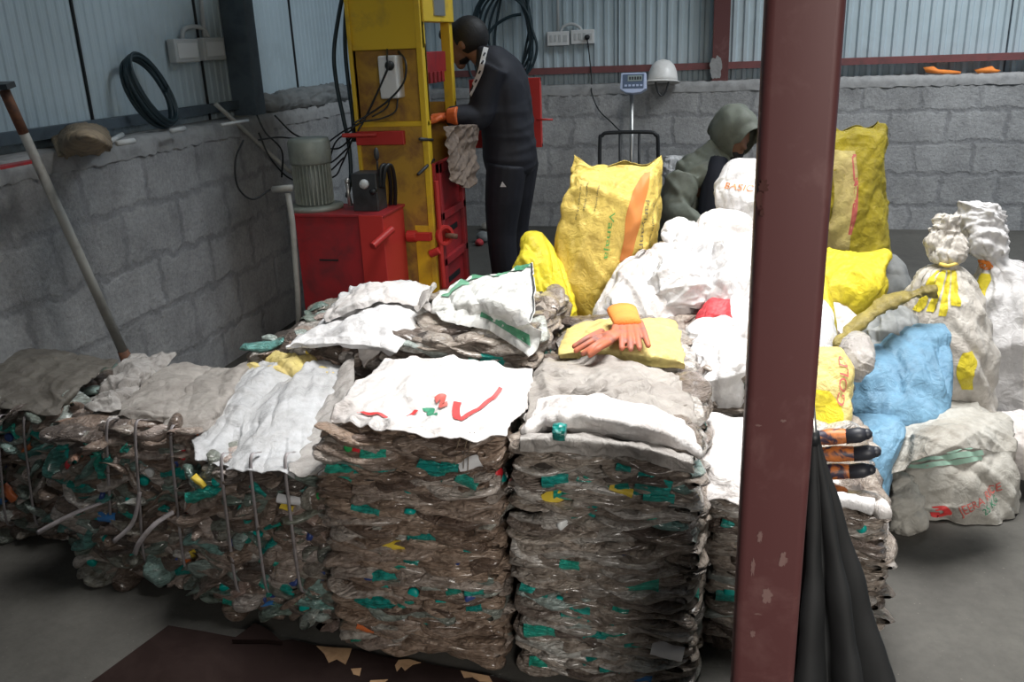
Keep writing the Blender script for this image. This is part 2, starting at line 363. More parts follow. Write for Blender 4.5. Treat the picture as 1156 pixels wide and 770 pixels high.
M['pet_grey'] = pet('muddy_grey_plastic', [(0, (0.144, 0.112, 0.096)), (.25, (0.320, 0.272, 0.232)), (.5, (0.464, 0.400, 0.344)), (.75, (0.368, 0.336, 0.304)), (.93, (0.672, 0.640, 0.608)), (1, (0.160, 0.320, 0.304))])
M['pet_mix'] = pet('mixed_dirty_plastic', [(0, (0.112, 0.096, 0.088)), (.2, (0.320, 0.240, 0.192)), (.4, (0.480, 0.400, 0.352)), (.55, (0.160, 0.256, 0.224)), (.7, (0.480, 0.352, 0.304)), (.85, (0.672, 0.640, 0.608)), (.95, (0.096, 0.384, 0.352)), (1, (0.560, 0.240, 0.160))])
M['core'] = simple('dark_gap', (.035, .028, .024), .7, dirt=(.07, .055, .045), dscale=40, bumps=60)
M['pp_white'] = woven('white_woven_cloth', (.74, .72, .71), (.52, .46, .43), .45)
M['pp_clean'] = woven('clean_white_cloth', (.76, .755, .765), (.56, .54, .53), .4)
M['pp_grey'] = woven('soiled_grey_cloth', (.42, .39, .36), (.24, .21, .19), .6)
M['pp_dark'] = woven('dusty_brown_grey_cloth', (.20, .185, .16), (.11, .095, .08), .6)
M['pp_green'] = woven('white_green_cloth', (.80, .80, .78), (.50, .50, .46), .5)
M['greenband'] = woven('green_band_cloth', (.07, .30, .16), (.30, .50, .38), .5)
M['silver'] = woven('silvery_plastic_film', (.60, .61, .63), (.36, .35, .34), .6, .2)
M['clear'] = woven('cloudy_plastic_film', (.46, .44, .42), (.26, .23, .21), .7, .18)
M['pp_yellow'] = woven('yellow_woven_cloth', (.86, .66, .17), (.62, .44, .11), .5, .28)
M['pp_olive'] = woven('olive_yellow_cloth', (.50, .40, .03), (.30, .24, .04), .6, .35)
M['lemon'] = woven('lemon_yellow_cloth', (.76, .64, .04), (.55, .44, .04), .5, .35)
M['pale_yellow'] = woven('pale_yellow_cloth', (.72, .60, .22), (.48, .36, .17), .6)
M['blue_pp'] = woven('pale_blue_cloth', (.17, .33, .47), (.09, .19, .29), .6)
M['dirty_white'] = woven('dirty_white_cloth', (.50, .49, .45), (.26, .235, .20), .75, stain=(.20, .18, .15))
M['mixed_yw'] = woven('white_grey_sack_cloth', (.66, .63, .58), (.36, .32, .28), .6)
M['olive_roll'] = woven('muddy_yellow_cloth', (.40, .32, .08), (.05, .045, .035), 1.0)
M['green_print'] = simple('green_ink', (.10, .36, .08), .6); M['black_print'] = simple('dark_ink', (.14, .12, .07), .6)
M['orange_print'] = simple('orange_ink', (.62, .22, .05), .6); M['red_print'] = simple('red_ink', (.62, .05, .05), .6)
M['red_print2'] = simple('faded_red_ink', (.55, .12, .10), .6); M['green_print2'] = simple('faded_green_ink', (.28, .45, .36), .6); M['dark_green'] = simple('dark_green_ink', (.03, .22, .12), .6)
M['redmesh'] = simple('red_net', (.55, .05, .06), .6, dirt=(.35, .03, .04), dscale=40, bumps=80)
M['screen'] = simple('grey_lcd', (.30, .36, .36), .3); M['panelblue'] = simple('slate_panel', (.10, .14, .22), .4); M['paleblue'] = simple('pale_blue_shell', (.50, .58, .78), .4)
M['glove_b'] = simple('black_glove_dip', (.02, .022, .03), .5)
def glove_stack_mat():
    mt, nt, b = new_mat('orange_black_work_glove'); g = geo(nt); f = noise(nt, g, 26, 4, .6, 1)
    L(nt, ramp(nt, f, [(.40, (.03, .02, .04)), (.5, (.42, .13, .03)), (.62, (.55, .17, .04)), (.7, (.25, .2, .2))]), b.inputs['Base Color']); b.inputs['Roughness'].default_value = .5; return mt
M['glove_m'] = glove_stack_mat()
#PART2
# ------------------------------------------------------------------ structure
YB, XL, HT = 7.26, -2.43, 1.14
def structure(o): o['kind'] = 'structure'; return o
structure(MB().box(-3.2, 5.2, -3, 8, -.1, 0).build('floor', M['floor']))
structure(MB().box(-3.2, 5.2, -3, 8, 4.0, 4.08).build('ceiling', M['clad']))
def corr(u0, u1, z0, z1, pitch, dep, horiz, pos, flip=1):
    prof = []; u = u0
    while u < u1:
        prof += [(u, 0), (u+pitch*.42, 0), (u+pitch*.56, dep), (u+pitch*.86, dep)]; u += pitch
    V = []; 
    for a, d in prof:
        for z in (z0, z1): V.append((a, pos-flip*d, z) if horiz else (pos+flip*d, a, z))
    n = len(prof); return V, [(2*i, 2*i+2, 2*i+3, 2*i+1) for i in range(n-1)]
wb = structure(MB().box(XL-.2, 5.2, YB, YB+.2, 0, HT-.07).build('wall_back', M['wall_b']))
def coping(axis, u0, u1, a0, a1, z0, z1, seed):
    n = int((u1-u0)/.03); r = random.Random(seed); mb = MB(); V = []
    for i in range(n+1):
        u = u0+(u1-u0)*i/n; j = lambda s: r.uniform(-s, s)
        q = [(a0-.006+j(.006), z0+j(.007)), (a0-.004+j(.004), (z0+z1)/2+j(.004)), (a0+.008+j(.008), z1+j(.006)), ((a0+a1)/2, z1+j(.006)), (a1, z1)]
        for a, z in q: V.append((u, a, z) if axis else (2*XL-a, u, z))
    F = [(5*i+k, 5*i+5+k, 5*i+6+k, 5*i+1+k) for i in range(n) for k in range(4)]
    return mesh(V, F, 'coping', True)
link('coping', coping(True, XL, 5.2, YB, YB+.2, HT-.075, HT, 1), M['coping'], wb)
V, F = corr(XL-.2, 5.2, HT-.02, 4.0, .083, .018, True, YB+.2); link('corrugated_cladding', mesh(V, F, 'clad', False), M['clad'], wb)
for u in (1.93, .65, -.9): MB().box(u, u+.006, YB+.172, YB+.2, HT, 4).build('sheet_seam', M['darkpost'], wb)
pl = structure(MB().box(XL-.1, 5.2, YB+.10, YB+.178, 1.225, 1.275).build('trim_1', M['maroon_b']))
wl = structure(MB().box(XL-.2, XL, -3, YB+.2, 0, HT-.04).build('wall_left', M['wall_l']))
link('coping', coping(False, -3, YB, XL, XL+.2, HT-.045, HT+.03, 2), M['coping'], wl)
V, F = corr(-3, YB+.2, HT, 4.0, .055, .004, False, XL-.2); link('corrugated_cladding', mesh(V, F, 'clad', False), M['clad'], wl)
for px, py in ((93, 66), (236, 120), (333, 60)):
    q = P(px, py, x=XL-.19); MB().box(XL-.2, XL-.189, q[1]-.004, q[1]+.004, HT, 4).build('sheet_seam', M['black'], wl)
structure(MB().box(XL-.19, XL-.15, -3, YB+.1, 1.205, 1.25).build('trim_2', M['darkpost']))
structure(MB().box(-3.2, 5.2, -3.1, -3, 0, 4).build('wall_front', M['wall_b']))
structure(MB().box(5.2, 5.3, -3, 3.2, 0, 4).build('wall_right', M['wall_l']))
# posts
q0 = P(803, 60, y=YB+.1); q1 = P(826, 60, y=YB+.1)
po = MB().box(q0[0]+.01, q1[0]-.02, YB+.03, YB+.17, HT-.03, 4.0).build('steel_post', M['maroon'], bevel=.004)
tag(po, 'maroon steel roof post with a scraped patch standing on the back wall', 'post')
patch = []; c = P(808, 78, y=YB+.03); r = random.Random(5)
for i in range(22): a = 2*PI*i/22; k = 1+r.uniform(-.18, .18); patch.append((c[0]+.045*k*math.cos(a), YB+.027, 1.235+.085*k*math.sin(a)))
link('scraped_patch', mesh(patch, [tuple(range(22))], 'p', False), M['coping'], po)
q = P(275, 70, x=XL-.12)
po = MB().box(XL-.19, XL-.05, q[1]-.05, q[1]+.05, HT+.02, 4.0).build('steel_post', M['darkpost'], bevel=.004)
tag(po, 'dark slate steel post standing on the left block wall beside the switch box', 'post')
# foreground column: channel with rounded edges
yc = 1.16; a = P(867, 10, y=yc); b = P(953, 10, y=yc); cw = b[0]-a[0]+.006; xc = (a[0]+b[0])/2
prof = []; rr = .012
for cx, cy, a0 in ((cw/2-rr, .045-rr, 0), (-cw/2+rr, .045-rr, 90), (-cw/2+rr, -.045+rr, 180), (cw/2-rr, -.045+rr, 270)):
    for k in range(6): t = math.radians(a0+90*k/5); prof.append((xc+cx+rr*math.cos(t), yc+.045+cy+rr*math.sin(t)))
n = len(prof); V = [(x, y, z) for z in (0, 4) for x, y in prof]; F = [(i, (i+1) % n, n+(i+1) % n, n+i) for i in range(n)]
col = link('steel_column', mesh(V, F, 'c', True), M['maroon']); 
md = col.modifiers.new('e', 'EDGE_SPLIT'); md.split_angle = math.radians(40)
tag(col, 'big maroon steel column in the foreground, dusty and scratched', 'column')
def blotch(mb, c, rx, rz, seed, y=yc-.0008):
    r = random.Random(seed); V = []
    for i in range(26): t = 2*PI*i/26; k = 1+r.uniform(-.35, .3); V.append((c[0]+rx*k*math.cos(t), y, c[2]+rz*k*math.sin(t)))
    mb.add(V, [tuple(range(26))])
dm = simple('pale_scuff', (.22, .13, .12), .8, dirt=(.15, .07, .065), dscale=30); rm = simple('rust_spot', (.07, .02, .016), .8)
mb = MB(); [blotch(mb, P(x, y, y=yc), a_, b_, i) for i, (x, y, a_, b_) in enumerate([(866, 672, .007, .012), (850, 640, .003, .014), (884, 632, .005, .013), (850, 715, .004, .006), (856, 693, .006, .0015), (884, 475, .004, .002), (856, 480, .004, .0015), (858, 605, .004, .010)])]
mb.build('scuff_mark', dm, col)
mb = MB(); [blotch(mb, P(x, y, y=yc), a_, b_, 40+i) for i, (x, y, a_, b_) in enumerate([(862, 210, .006, .008), (857, 226, .004, .011), (860, 240, .003, .005)])]
mb.build('rust_mark', rm, col)

# ------------------------------------------------------------------ plywood sheet on the floor
edge = [(100, 772), (190, 706), (232, 713), (258, 718), (300, 724), (330, 722), (360, 729), (410, 735), (436, 742), (470, 746), (500, 753), (552, 762), (640, 790), (640, 880), (60, 880)]
def slab(name, pts, z0, z1, mat, parent=None):
    T = [P(x, y, z=z1) for x, y in pts]; n = len(T); V = [tuple(t) for t in T]+[(t[0], t[1], z0) for t in T]
    return link(name, mesh(V, [tuple(range(n))[::-1]]+[(i, (i+1) % n, n+(i+1) % n, n+i) for i in range(n)], name, False), mat, parent)
ply = slab('plywood_sheet', edge, .002, .014, M['ply']); tag(ply, 'dark brown plywood sheet with splintered edge lying on the floor in front', 'board')
def splinter(pts): slab('splintered_patch', pts, .0142, .0155, M['plyraw'], ply)
splinter([(357, 729), (378, 731), (397, 732), (394, 741), (390, 750), (380, 744), (371, 748), (366, 738)])
splinter([(396, 755), (408, 754), (406, 763), (399, 761)])
splinter([(450, 745), (462, 744), (475, 748), (466, 750), (457, 757), (453, 752), (448, 758), (446, 751)])
splinter([(520, 757), (552, 763), (556, 770), (541, 769), (533, 764), (524, 765)]); splinter([(418, 768), (438, 767), (430, 773), (416, 774)])
sp = slab('plywood_fragment', [(262, 722), (276, 712), (288, 703), (296, 707), (306, 713), (318, 724), (300, 722)], .016, .028, M['ply']); tag(sp, 'small dark splinter of plywood lying on the edge of the brown board', 'board scrap')

# ------------------------------------------------------------------ bales of crushed bottles
def bottle_mesh(seed, flat=.34, Ln=.21, rad=.037):
    r = np.random.RandomState(seed); m, n = 17, 12; s = np.linspace(0, 1, m); cap = seed % 3 == 0
    R = np.interp(s, [0, .02, .1, .2, .5, .75, .97, 1], [.010, .014, .015, rad*.8, rad, rad*.95, rad*.9, rad*.6] if cap else [rad*.55, rad*.8, rad*.95, rad, rad, rad, rad*.9, rad*.55])
    th = np.arange(n)/n*2*PI; G = np.zeros((m, n, 3)); ph = r.uniform(0, 6, 4)
    for i in range(m):
        fl = flat*(1+.35*math.sin(s[i]*9+ph[0])); fl = max(fl, .18) if (s[i] > .15 or not cap) else .7
        wd = 1.15+.2*math.sin(s[i]*7+ph[1])
        G[i, :, 0] = (s[i]-.5)*Ln; G[i, :, 1] = R[i]*wd*np.cos(th)+.008*math.sin(s[i]*5+ph[2]); G[i, :, 2] = R[i]*fl*np.sin(th)+.009*math.sin(s[i]*6+ph[3])
    nn = normals(G, True); G += nn*(creases(G, seed*3+1, 16)*.0045+creases(G, seed*3+2, 45)*.0012)[..., None]
    return G
PROTO = [bottle_mesh(i, f) for i, f in enumerate([.30, .34, .26, .4, .32, .36, .28, .45, .3, .38])]
PROTOC = [bottle_mesh(30+i, f, .15, .036) for i, f in enumerate([.36, .48, .3, .6, .4, .34, .52, .28])]
PM = [gridmesh(G, True, True, True, 'crushed_bottle') for G in PROTO]; PMC = [gridmesh(G, True, True, True, 'crushed_bottle') for G in PROTOC]
def proto_with(mats, base, G_list):
    key = mats
    out = []
    for me in base:
        c = me.copy(); c.materials.clear(); c.materials.append(M[mats]); out.append(c)
    return out
PCACHE = {}
def capmesh():
    mb = MB(); mb.lathe([(.0125, 0), (.0145, .001), (.0145, .010), (.012, .0125), (.001, .0125)], n=14); return mesh(mb.V, mb.F, 'bottle_cap', True)
CAPS = {}
for k in ('capteal', 'capblue', 'capred', 'capwhite', 'capgreen'):
    me = capmesh(); me.materials.append(M[k]); CAPS[k] = me
LAB = {}
for k in ('teal', 'film_r', 'film_y', 'film_b', 'film_w'):
    LAB[k] = []
    for sd in range(3):
        th = np.linspace(-1.25, 1.25, 12); u = np.linspace(-.026, .026, 9); G = np.zeros((9, 12, 3))
        for i in range(9):
            G[i, :, 0] = u[i]; G[i, :, 1] = -.018*np.cos(th)+.006; G[i, :, 2] = .019*np.sin(th)
        G += normals(G, False)*(crumple(G, 90+sd, 30)*.005)[..., None]; me = gridmesh(G, name='bottle_label'); me.materials.append(M[k]); LAB[k].append(me)
LABW = ['teal']*14+['film_w', 'film_b', 'film_r', 'film_y']; CAPW = ['capteal']*6+['capblue']*3+['capred', 'capwhite', 'capgreen']
def bale(x0, x1, y0, dep, h, label, rz=0, style='layer', mat='pet_tan', seed=1, nparts=90, nlab=16, ncap=16, z0=0, sides=('f', 'r', 't'), bulge=.012):
    """front face at local y=0 facing -y"""
    r = random.Random(seed); W = x1-x0; root = empty('bottle_bale', ((x0+x1)/2, y0, z0), label, 'bale', 'pressed bales of crushed bottles', rz)
    key = (mat, style)
    if key not in PCACHE: PCACHE[key] = proto_with(mat, PM if style == 'layer' else PMC, None)
    protos = PCACHE[key]; GL = PROTO if style == 'layer' else PROTOC
    # core
    G = sackgrid([((0, dep/2, .012), W/2-.03, dep/2-.03, 0), ((0, dep/2, h*.3), W/2-.012, dep/2-.012, 0), ((0, dep/2, h*.7), W/2-.012, dep/2-.012, 0), ((0, dep/2, h-.03), W/2-.02, dep/2-.02, 0), ((0, dep/2, h-.015), W/2-.08, dep/2-.08, 0)], 64, 40, 9, seed, .01, 12)
    G[..., 2] = np.clip(G[..., 2], .004, h); 
    o = link('compacted_core', gridmesh(G, True, True, True, 'core'), M['core'], root, False)
    places = []
    th = .0155 if style == 'layer' else .021
    def face(width, M0):
        z = th*.6; k = 0
        while z < h-th*.3:
            Ln = .19 if style == 'layer' else .15
            u = -width/2+r.uniform(.0, .09)
            while u < width/2+.02:
                if style == 'layer':
                    uu = max(-width/2+.095, min(width/2-.095, u+.01)); R_ = Matrix.Rotation(r.gauss(0, .08), 4, 'Y') @ Matrix.Rotation(r.gauss(0, .10), 4, 'Z') @ Matrix.Rotation(r.gauss(0, .16), 4, 'X')
                    dd = .026+r.uniform(-.009, .009)
                    if r.random() < .5: R_ = R_ @ Matrix.Rotation(PI, 4, 'Z')
                    st = Ln*r.uniform(.66, .9)
                else:
                    uu = max(-width/2+.04, min(width/2-.04, u)); ang = r.gauss(0, .42)
                    R_ = Matrix.Rotation(ang, 4, 'Y') @ Matrix.Rotation(r.gauss(0, .25), 4, 'Z') @ Matrix.Rotation(r.gauss(0, .5), 4, 'X')
                    if r.random() < .10: R_ = Matrix.Rotation(PI/2+r.uniform(-.4, .4), 4, 'Z') @ Matrix.Rotation(r.uniform(-1, 1), 4, 'X'); 
                    dd = .030+r.uniform(-.010, .010)
                    st = r.uniform(.055, .095)
                b = -bulge*math.sin(PI*min(1, max(0, z/h)))
                sc = r.uniform(.85, 1.12) if style == 'layer' else r.uniform(.8, 1.15); zz = min(max(z+r.uniform(-.006, .006), .022), h-.015)
                places.append((M0 @ Matrix.Translation((uu, dd+b, zz)) @ R_ @ Matrix.Diagonal((sc, sc*(.75 if r.random() < .3 else 1), 1, 1)), r.randrange(len(GL)), M0))
                u += st
            z += th*r.uniform(.85, 1.1)
    If = Matrix.Identity(4)
    Mr = Matrix.Translation((W/2, dep/2, 0)) @ Matrix.Rotation(PI/2, 4, 'Z'); Ml = Matrix.Translation((-W/2, dep/2, 0)) @ Matrix.Rotation(-PI/2, 4, 'Z')
    Mt = Matrix.Translation((0, 0, h)) @ Matrix.Rotation(-PI/2, 4, 'X')
    if 'f' in sides: face(W, If)
    nf = len(places)
    if 'r' in sides: face(dep, Mr)
    if 'l' in sides: face(dep, Ml)
    if 't' in sides:
        for i in range(40):
            places.append((Matrix.Translation((r.uniform(-W/2+.06, W/2-.06), r.uniform(.05, dep-.05), h-.015+r.uniform(-.008, .006))) @ Matrix.Rotation(r.uniform(-PI, PI), 4, 'Z') @ Matrix.Rotation(r.uniform(-.3, .3), 4, 'X'), r.randrange(len(GL)), Mt))
    idx = list(range(nf)); r.shuffle(idx); top = set(idx[:nparts])
    mV = []; mF = []; off = 0
    for i, (Mx, k, _) in enumerate(places):
        if i in top:
            o = bpy.data.objects.new('crushed_bottle', protos[k]); C.objects.link(o); o.parent = root; o.matrix_local = Mx
        else:
            g = GL[k].reshape(-1, 3); A = np.array(Mx); q = g@A[:3, :3].T+A[:3, 3]; q[:, 2] = np.maximum(q[:, 2], .003)
            m_, n_ = GL[k].shape[:2]; mV.append(q)
            ii, jj = np.meshgrid(np.arange(m_-1), np.arange(n_), indexing='ij'); j2 = (jj+1) % n_
            f = np.stack([ii*n_+jj, ii*n_+j2, (ii+1)*n_+j2, (ii+1)*n_+jj], -1).reshape(-1, 4)+off; mF += f.tolist(); off += len(q)
    if mV:
        o = link('crushed_bottles', mesh(np.vstack(mV), mF, 'rest'), M[mat], root, False); o['kind'] = 'stuff'
    faces = [(If, W)]*4+([(Mr, dep)] if 'r' in sides else [])
    for i in range(nlab):
        Mf, ww = r.choice(faces); k = r.choice(LABW); z = r.uniform(.03, h-.03); b = -bulge*math.sin(PI*z/h)
        if r.random() < .35: z = h-r.uniform(.03, .12)
        o = bpy.data.objects.new('bottle_label', r.choice(LAB[k])); C.objects.link(o); o.parent = root
        sc = r.uniform(.6, 1.5); o.matrix_local = Mf @ Matrix.Translation((r.uniform(-ww/2+.04, ww/2-.04), .0+b, z)) @ Matrix.Rotation(r.gauss(0, .25 if style == 'layer' else .8), 4, 'Y') @ Matrix.Diagonal((sc, 1, sc*r.uniform(.45, .9), 1))
    for i in range(ncap):
        Mf, ww = r.choice(faces); k = r.choice(CAPW); z = r.uniform(.03, h-.03); b = -bulge*math.sin(PI*z/h)
        o = bpy.data.objects.new('bottle_cap', CAPS[k]); C.objects.link(o); o.parent = root
        o.matrix_local = Mf @ Matrix.Translation((r.uniform(-ww/2+.03, ww/2-.03), .006+b, z)) @ Matrix.Rotation(PI/2+r.gauss(0, .5), 4, 'X') @ Matrix.Rotation(r.gauss(0, .5), 4, 'Y')
    return root
def ribbon(name, pts, wd, mat, parent, side=(1, 0, 0), n=8):
    p = smooth_path(pts, n); s = np.array(side, float); T = np.gradient(p, axis=0); V = []
    for i in range(len(p)):
        t = T[i]/(np.linalg.norm(T[i])+1e-9); d = s-t*(s@t); d /= np.linalg.norm(d); V += [p[i]-d*wd/2, p[i]+d*wd/2]
    F = [(2*i, 2*i+1, 2*i+3, 2*i+2) for i in range(len(p)-1)]
    o = link(name, mesh(V, F, name), mat, parent); m_ = o.modifiers.new('t', 'SOLIDIFY'); m_.thickness = .0012; return o
bA = bale(-.945, -.515, 1.79, .50, .62, 'brown layered bottle bale, front centre, under a white cloth with a red stripe print', seed=11, nparts=95, nlab=40, ncap=26)
bB = bale(-.455, -.055, 1.78, .50, .63, 'tall grey brown bottle bale in front, just left of the column, under folded white cloth', seed=12, mat='pet_grey', nparts=95, nlab=44, ncap=12)
bC = bale(-.005, .380, 1.95, .52, .46, 'bottle bale standing behind the maroon column and the umbrella', seed=13, mat='pet_grey', nparts=90, nlab=10, ncap=14)
bD = bale(-1.86, -1.425, 1.95, .52, .50, 'strapped bale of mixed bottles, second from the left, with a long loose strap end', rz=.10, style='mix', mat='pet_mix', seed=14, nparts=95, nlab=22, ncap=24)
bE = bale(-1.385, -.965, 1.86, .52, .47, 'strapped bale of mixed bottles under silvery film, left of the centre bale', rz=.05, style='mix', mat='pet_mix', seed=15, nparts=95, nlab=22, ncap=26)
bF = bale(-2.38, -1.95, 2.12, .50, .45, 'dark bottle bale at the far left against the block wall', rz=.06, style='mix', mat='pet_mix', seed=16, nparts=90, nlab=10, ncap=10)
bG = bale(-1.50, -1.06, 2.44, .58, .60, 'dark bottle bale in the second row under a large white sack', style='mix', mat='pet_mix', seed=17, nparts=60, nlab=16, ncap=20)
bH = bale(-1.0, -.56, 2.38, .62, .665, 'bottle bale in the second row under a green and white sack', mat='pet_grey', seed=18, nparts=80, nlab=14, ncap=8)
bI = bale(-.50, -.09, 2.36, .56, .60, 'bottle bale in the second row under a yellow sack with gloves on top', mat='pet_grey', seed=19, nparts=60, nlab=8, ncap=6)
bJ = bale(-.05, .36, 2.55, .50, .55, 'bottle bale behind the maroon column under the white sacks', mat='pet_grey', seed=20, nparts=60, nlab=10, ncap=8)
# packing straps: (px,py,y) along the front faces
def strap(parent, pts, wd=.009): q = [pt(p) for p in pts]; k = len(pts[0]) == 4 and pts[0][1] < 530; ribbon('packing_strap', ([q[0]+np.array([0, .05, .0])] if k else [])+q+([q[-1]+np.array([0, .05, -.015])] if k else []), wd, M['strap'], parent)
strap(bD, [(121, 480, 0, 1.94), (123, 545, 0, 1.93), (128, 615, 0, 1.93)])
strap(bD, [(153, 482, 0, 1.94), (157, 555, 0, 1.92), (163, 630, 0, 1.93)])
strap(bD, [(193, 488, 0, 1.945), (199, 560, 0, 1.93), (209, 640, 0, 1.94)])
strap(bD, [(158, 555, 0, 1.92), (150, 590, 0, 1.90), (128, 612, 0, 1.88)], .013)
strap(bD, [(196, 578, 0, 1.91), (175, 592, 0, 1.88), (158, 612, 0, 1.86), (152, 626, 0, 1.86)], .015)
strap(bD, [(120, 566, 0, 1.92), (90, 577, 0, 1.88), (60, 592, 0, 1.85), (42, 602, 0, 1.84)], .014)
for x in (252, 285, 324): strap(bE, [(x-2, 520, 0, 1.835), (x+5, 590, 0, 1.82), (x+16, 665, 0, 1.825)])
strap(bF, [(27, 475, 0, 2.10), (32, 530, 0, 2.09), (41, 590, 0, 2.09)]); strap(bF, [(-2, 475, 0, 2.08), (1, 530, 0, 2.07), (8, 590, 0, 2.07)])
# threads hanging from the centre bale
for i, x in enumerate((522, 531, 536)):
    MB().tube(smooth_path([pt((x, 488, 0, 1.77)), pt((x-6, 505, 0, 1.765)), pt((x-8, 525+4*i, 0, 1.77))], 5), .0009, 4).build('loose_thread', M['tan'], bA)
# ------------------------------------------------------------------ cloths lying on the bales
G_CL = 'cloths and sacks covering the bales'
shA, gA = sheet('covering_cloth', [
    [(438, 404, .635), (490, 405, .645), (545, 411, .645), (600, 416, .635)],
    [(405, 432, .64), (468, 434, .655), (540, 438, .655), (600, 446, .635)],
    [(378, 462, .635), (435, 470, .645), (515, 474, .65), (590, 470, .63)],
    [(373, 474, .62), (435, 488, 0, 1.75), (515, 495, 0, 1.74), (570, 492, 0, 1.74)]], M['pp_white'], 3, .012, 5)
tag(shA, 'white cloth with red stripes and a small green emblem on the front centre bale', 'cloth', G_CL)
def stroke(parent, G, pts, wd, mat, name='printed_mark', wrap=False):
    """flat ribbon between grid (u,v) points"""
    off = .004 if wrap else -.006
    p = smooth_path([(a, b, 0) for a, b in pts], 10)[:, :2]; T = np.gradient(p, axis=0); T /= (np.linalg.norm(T, axis=1, keepdims=True)+1e-9); Nn = np.stack([-T[:, 1], T[:, 0]], 1)
    Lp = p-Nn*wd/2; Rp = p+Nn*wd/2; A = on_grid(G, Lp[:, 0], Lp[:, 1], off, wrap); B = on_grid(G, Rp[:, 0], Rp[:, 1], off, wrap)
    if not wrap: A = on_grid(G, Lp[:, 0], Lp[:, 1], 0, wrap)+np.array([0, -.002, .005]); B = on_grid(G, Rp[:, 0], Rp[:, 1], 0, wrap)+np.array([0, -.002, .005])
    V = []
    for a, b in zip(A, B): V += [a, b]
    return link(name, mesh(V, [(2*i, 2*i+1, 2*i+3, 2*i+2) for i in range(len(p)-1)], name), mat, parent)
stroke(shA, gA, [(.18, .74), (.32, .73), (.40, .70), (.47, .60)], .03, M['red_print']); stroke(shA, gA, [(.63, .52), (.69, .74)], .035, M['red_print']); stroke(shA, gA, [(.69, .75), (.75, .56), (.81, .38)], .026, M['red_print'])
stroke(shA, gA, [(.50, .60), (.53, .58), (.545, .64), (.575, .63)], .03, M['dark_green'], 'printed_emblem'); stroke(shA, gA, [(.53, .53), (.56, .51), (.575, .57), (.60, .56)], .026, M['red_print2'], 'printed_emblem')
sh, g = sheet('covering_cloth', [
    [(605, 408, .64), (650, 404, .65), (715, 410, .65), (765, 420, .64)],
    [(600, 425, .645), (650, 430, .675), (715, 432, .67), (775, 445, .635)],
    [(598, 450, .645), (650, 455, .66), (715, 462, .665), (785, 472, .63)],
    [(590, 478, .64), (650, 480, .64), (715, 490, .645), (788, 500, .61)]], M['pp_grey'], 14, .026, 6)
tag(sh, 'crumpled pale grey cloth on the rear half of the front right bale', 'cloth', G_CL)
sh, g = sheet('folded_cloth', [
    [(612, 452, .66), (655, 447, .685), (720, 452, .685), (772, 470, .66)],
    [(600, 466, .665), (650, 456, .70), (725, 466, .70), (788, 486, .655)],
    [(590, 482, .655), (640, 468, .70), (722, 480, .70), (793, 500, .645)],
    [(590, 486, .65), (640, 480, .675), (722, 492, .67), (795, 512, .63)],
    [(596, 484, .645), (650, 484, .655), (725, 496, .655), (785, 512, .625)]], M['pp_white'], 8, .011, 6)
tag(sh, 'off-white folded sack along the front edge of the front right bale', 'sack', G_CL)
sh, g = sheet('plastic_film', [
    [(586, 487, .645), (650, 489, .645), (720, 498, .64), (782, 512, .63)],
    [(584, 492, 0, 1.745), (650, 496, 0, 1.742), (720, 504, 0, 1.742), (782, 520, 0, 1.745)],
    [(584, 505, 0, 1.75), (650, 508, 0, 1.75), (720, 514, 0, 1.75), (780, 532, 0, 1.75)]], M['clear'], 4, .004, 9)
tag(sh, 'cloudy plastic film at the top front edge of the front right bale', 'plastic film')
# teal bottle band on top edge
for (x, y, k) in ((632, 487, 'teal'), (827-195, 489, 'teal')):
    pass
mb = MB(); c = P(632, 488, y=1.735); mb.tube([c+np.array([-.013, 0, 0]), c+np.array([0, 0, .001]), c+np.array([.013, 0, 0])], [.019, .0205, .019], 20)
o = mb.build('bottle_label', M['teal'], bB, True)
# D, E, F covers
sh, g = sheet('covering_cloth', [
    [(205, 405, .53), (222, 406, .535), (240, 410, .53)],
    [(165, 425, .535), (195, 428, .55), (225, 432, .53)],
    [(138, 452, .53), (165, 458, .54), (205, 465, .53)],
    [(130, 466, .52), (158, 472, .52), (190, 476, .51)]], M['pp_grey'], 21, .008, 5); tag(sh, 'stiff grey cloth flap on the left part of the second strapped bale', 'cloth', G_CL)
sh, g = sheet('covering_cloth', [
    [(240, 412, .54), (262, 414, .545), (285, 402, .56), (290, 404, .55)],
    [(215, 430, .54), (240, 436, .55), (265, 428, .56), (285, 420, .54)],
    [(192, 460, .53), (222, 464, .54), (250, 458, .54), (268, 450, .52)],
    [(180, 480, .515), (205, 484, .515), (232, 484, .51), (250, 480, .50)]], M['pp_grey'], 22, .007, 5); tag(sh, 'grey cloth strip with an upturned edge between the two strapped bales', 'cloth', G_CL)
sh, g = sheet('plastic_film', [
    [(318, 394, .56), (338, 398, .57), (358, 406, .56)],
    [(270, 424, .53), (295, 424, .56), (322, 432, .54)],
    [(232, 460, .51), (262, 462, .53), (285, 470, .52)],
    [(215, 488, .49), (245, 492, .50), (262, 500, .48)],
    [(220, 510, 0, 1.86), (240, 516, 0, 1.85), (258, 520, 0, 1.84)]], M['silver'], 23, .010, 6, edge=.005); tag(sh, 'silvery film strip left of the broad silvery film', 'plastic film', None)
sh, g = sheet('plastic_film', [
    [(352, 404, .56), (372, 408, .57), (392, 412, .56)],
    [(312, 432, .53), (345, 425, .57), (385, 432, .56)],
    [(272, 470, .50), (308, 462, .54), (362, 474, .53)],
    [(252, 505, .47), (295, 504, .50), (340, 516, .49)],
    [(255, 528, 0, 1.83), (292, 528, 0, 1.82), (332, 540, 0, 1.81)]], M['silver'], 24, .012, 6, edge=.005); tag(sh, 'broad shiny silvery film draped over the strapped bale beside the centre bale', 'plastic film')
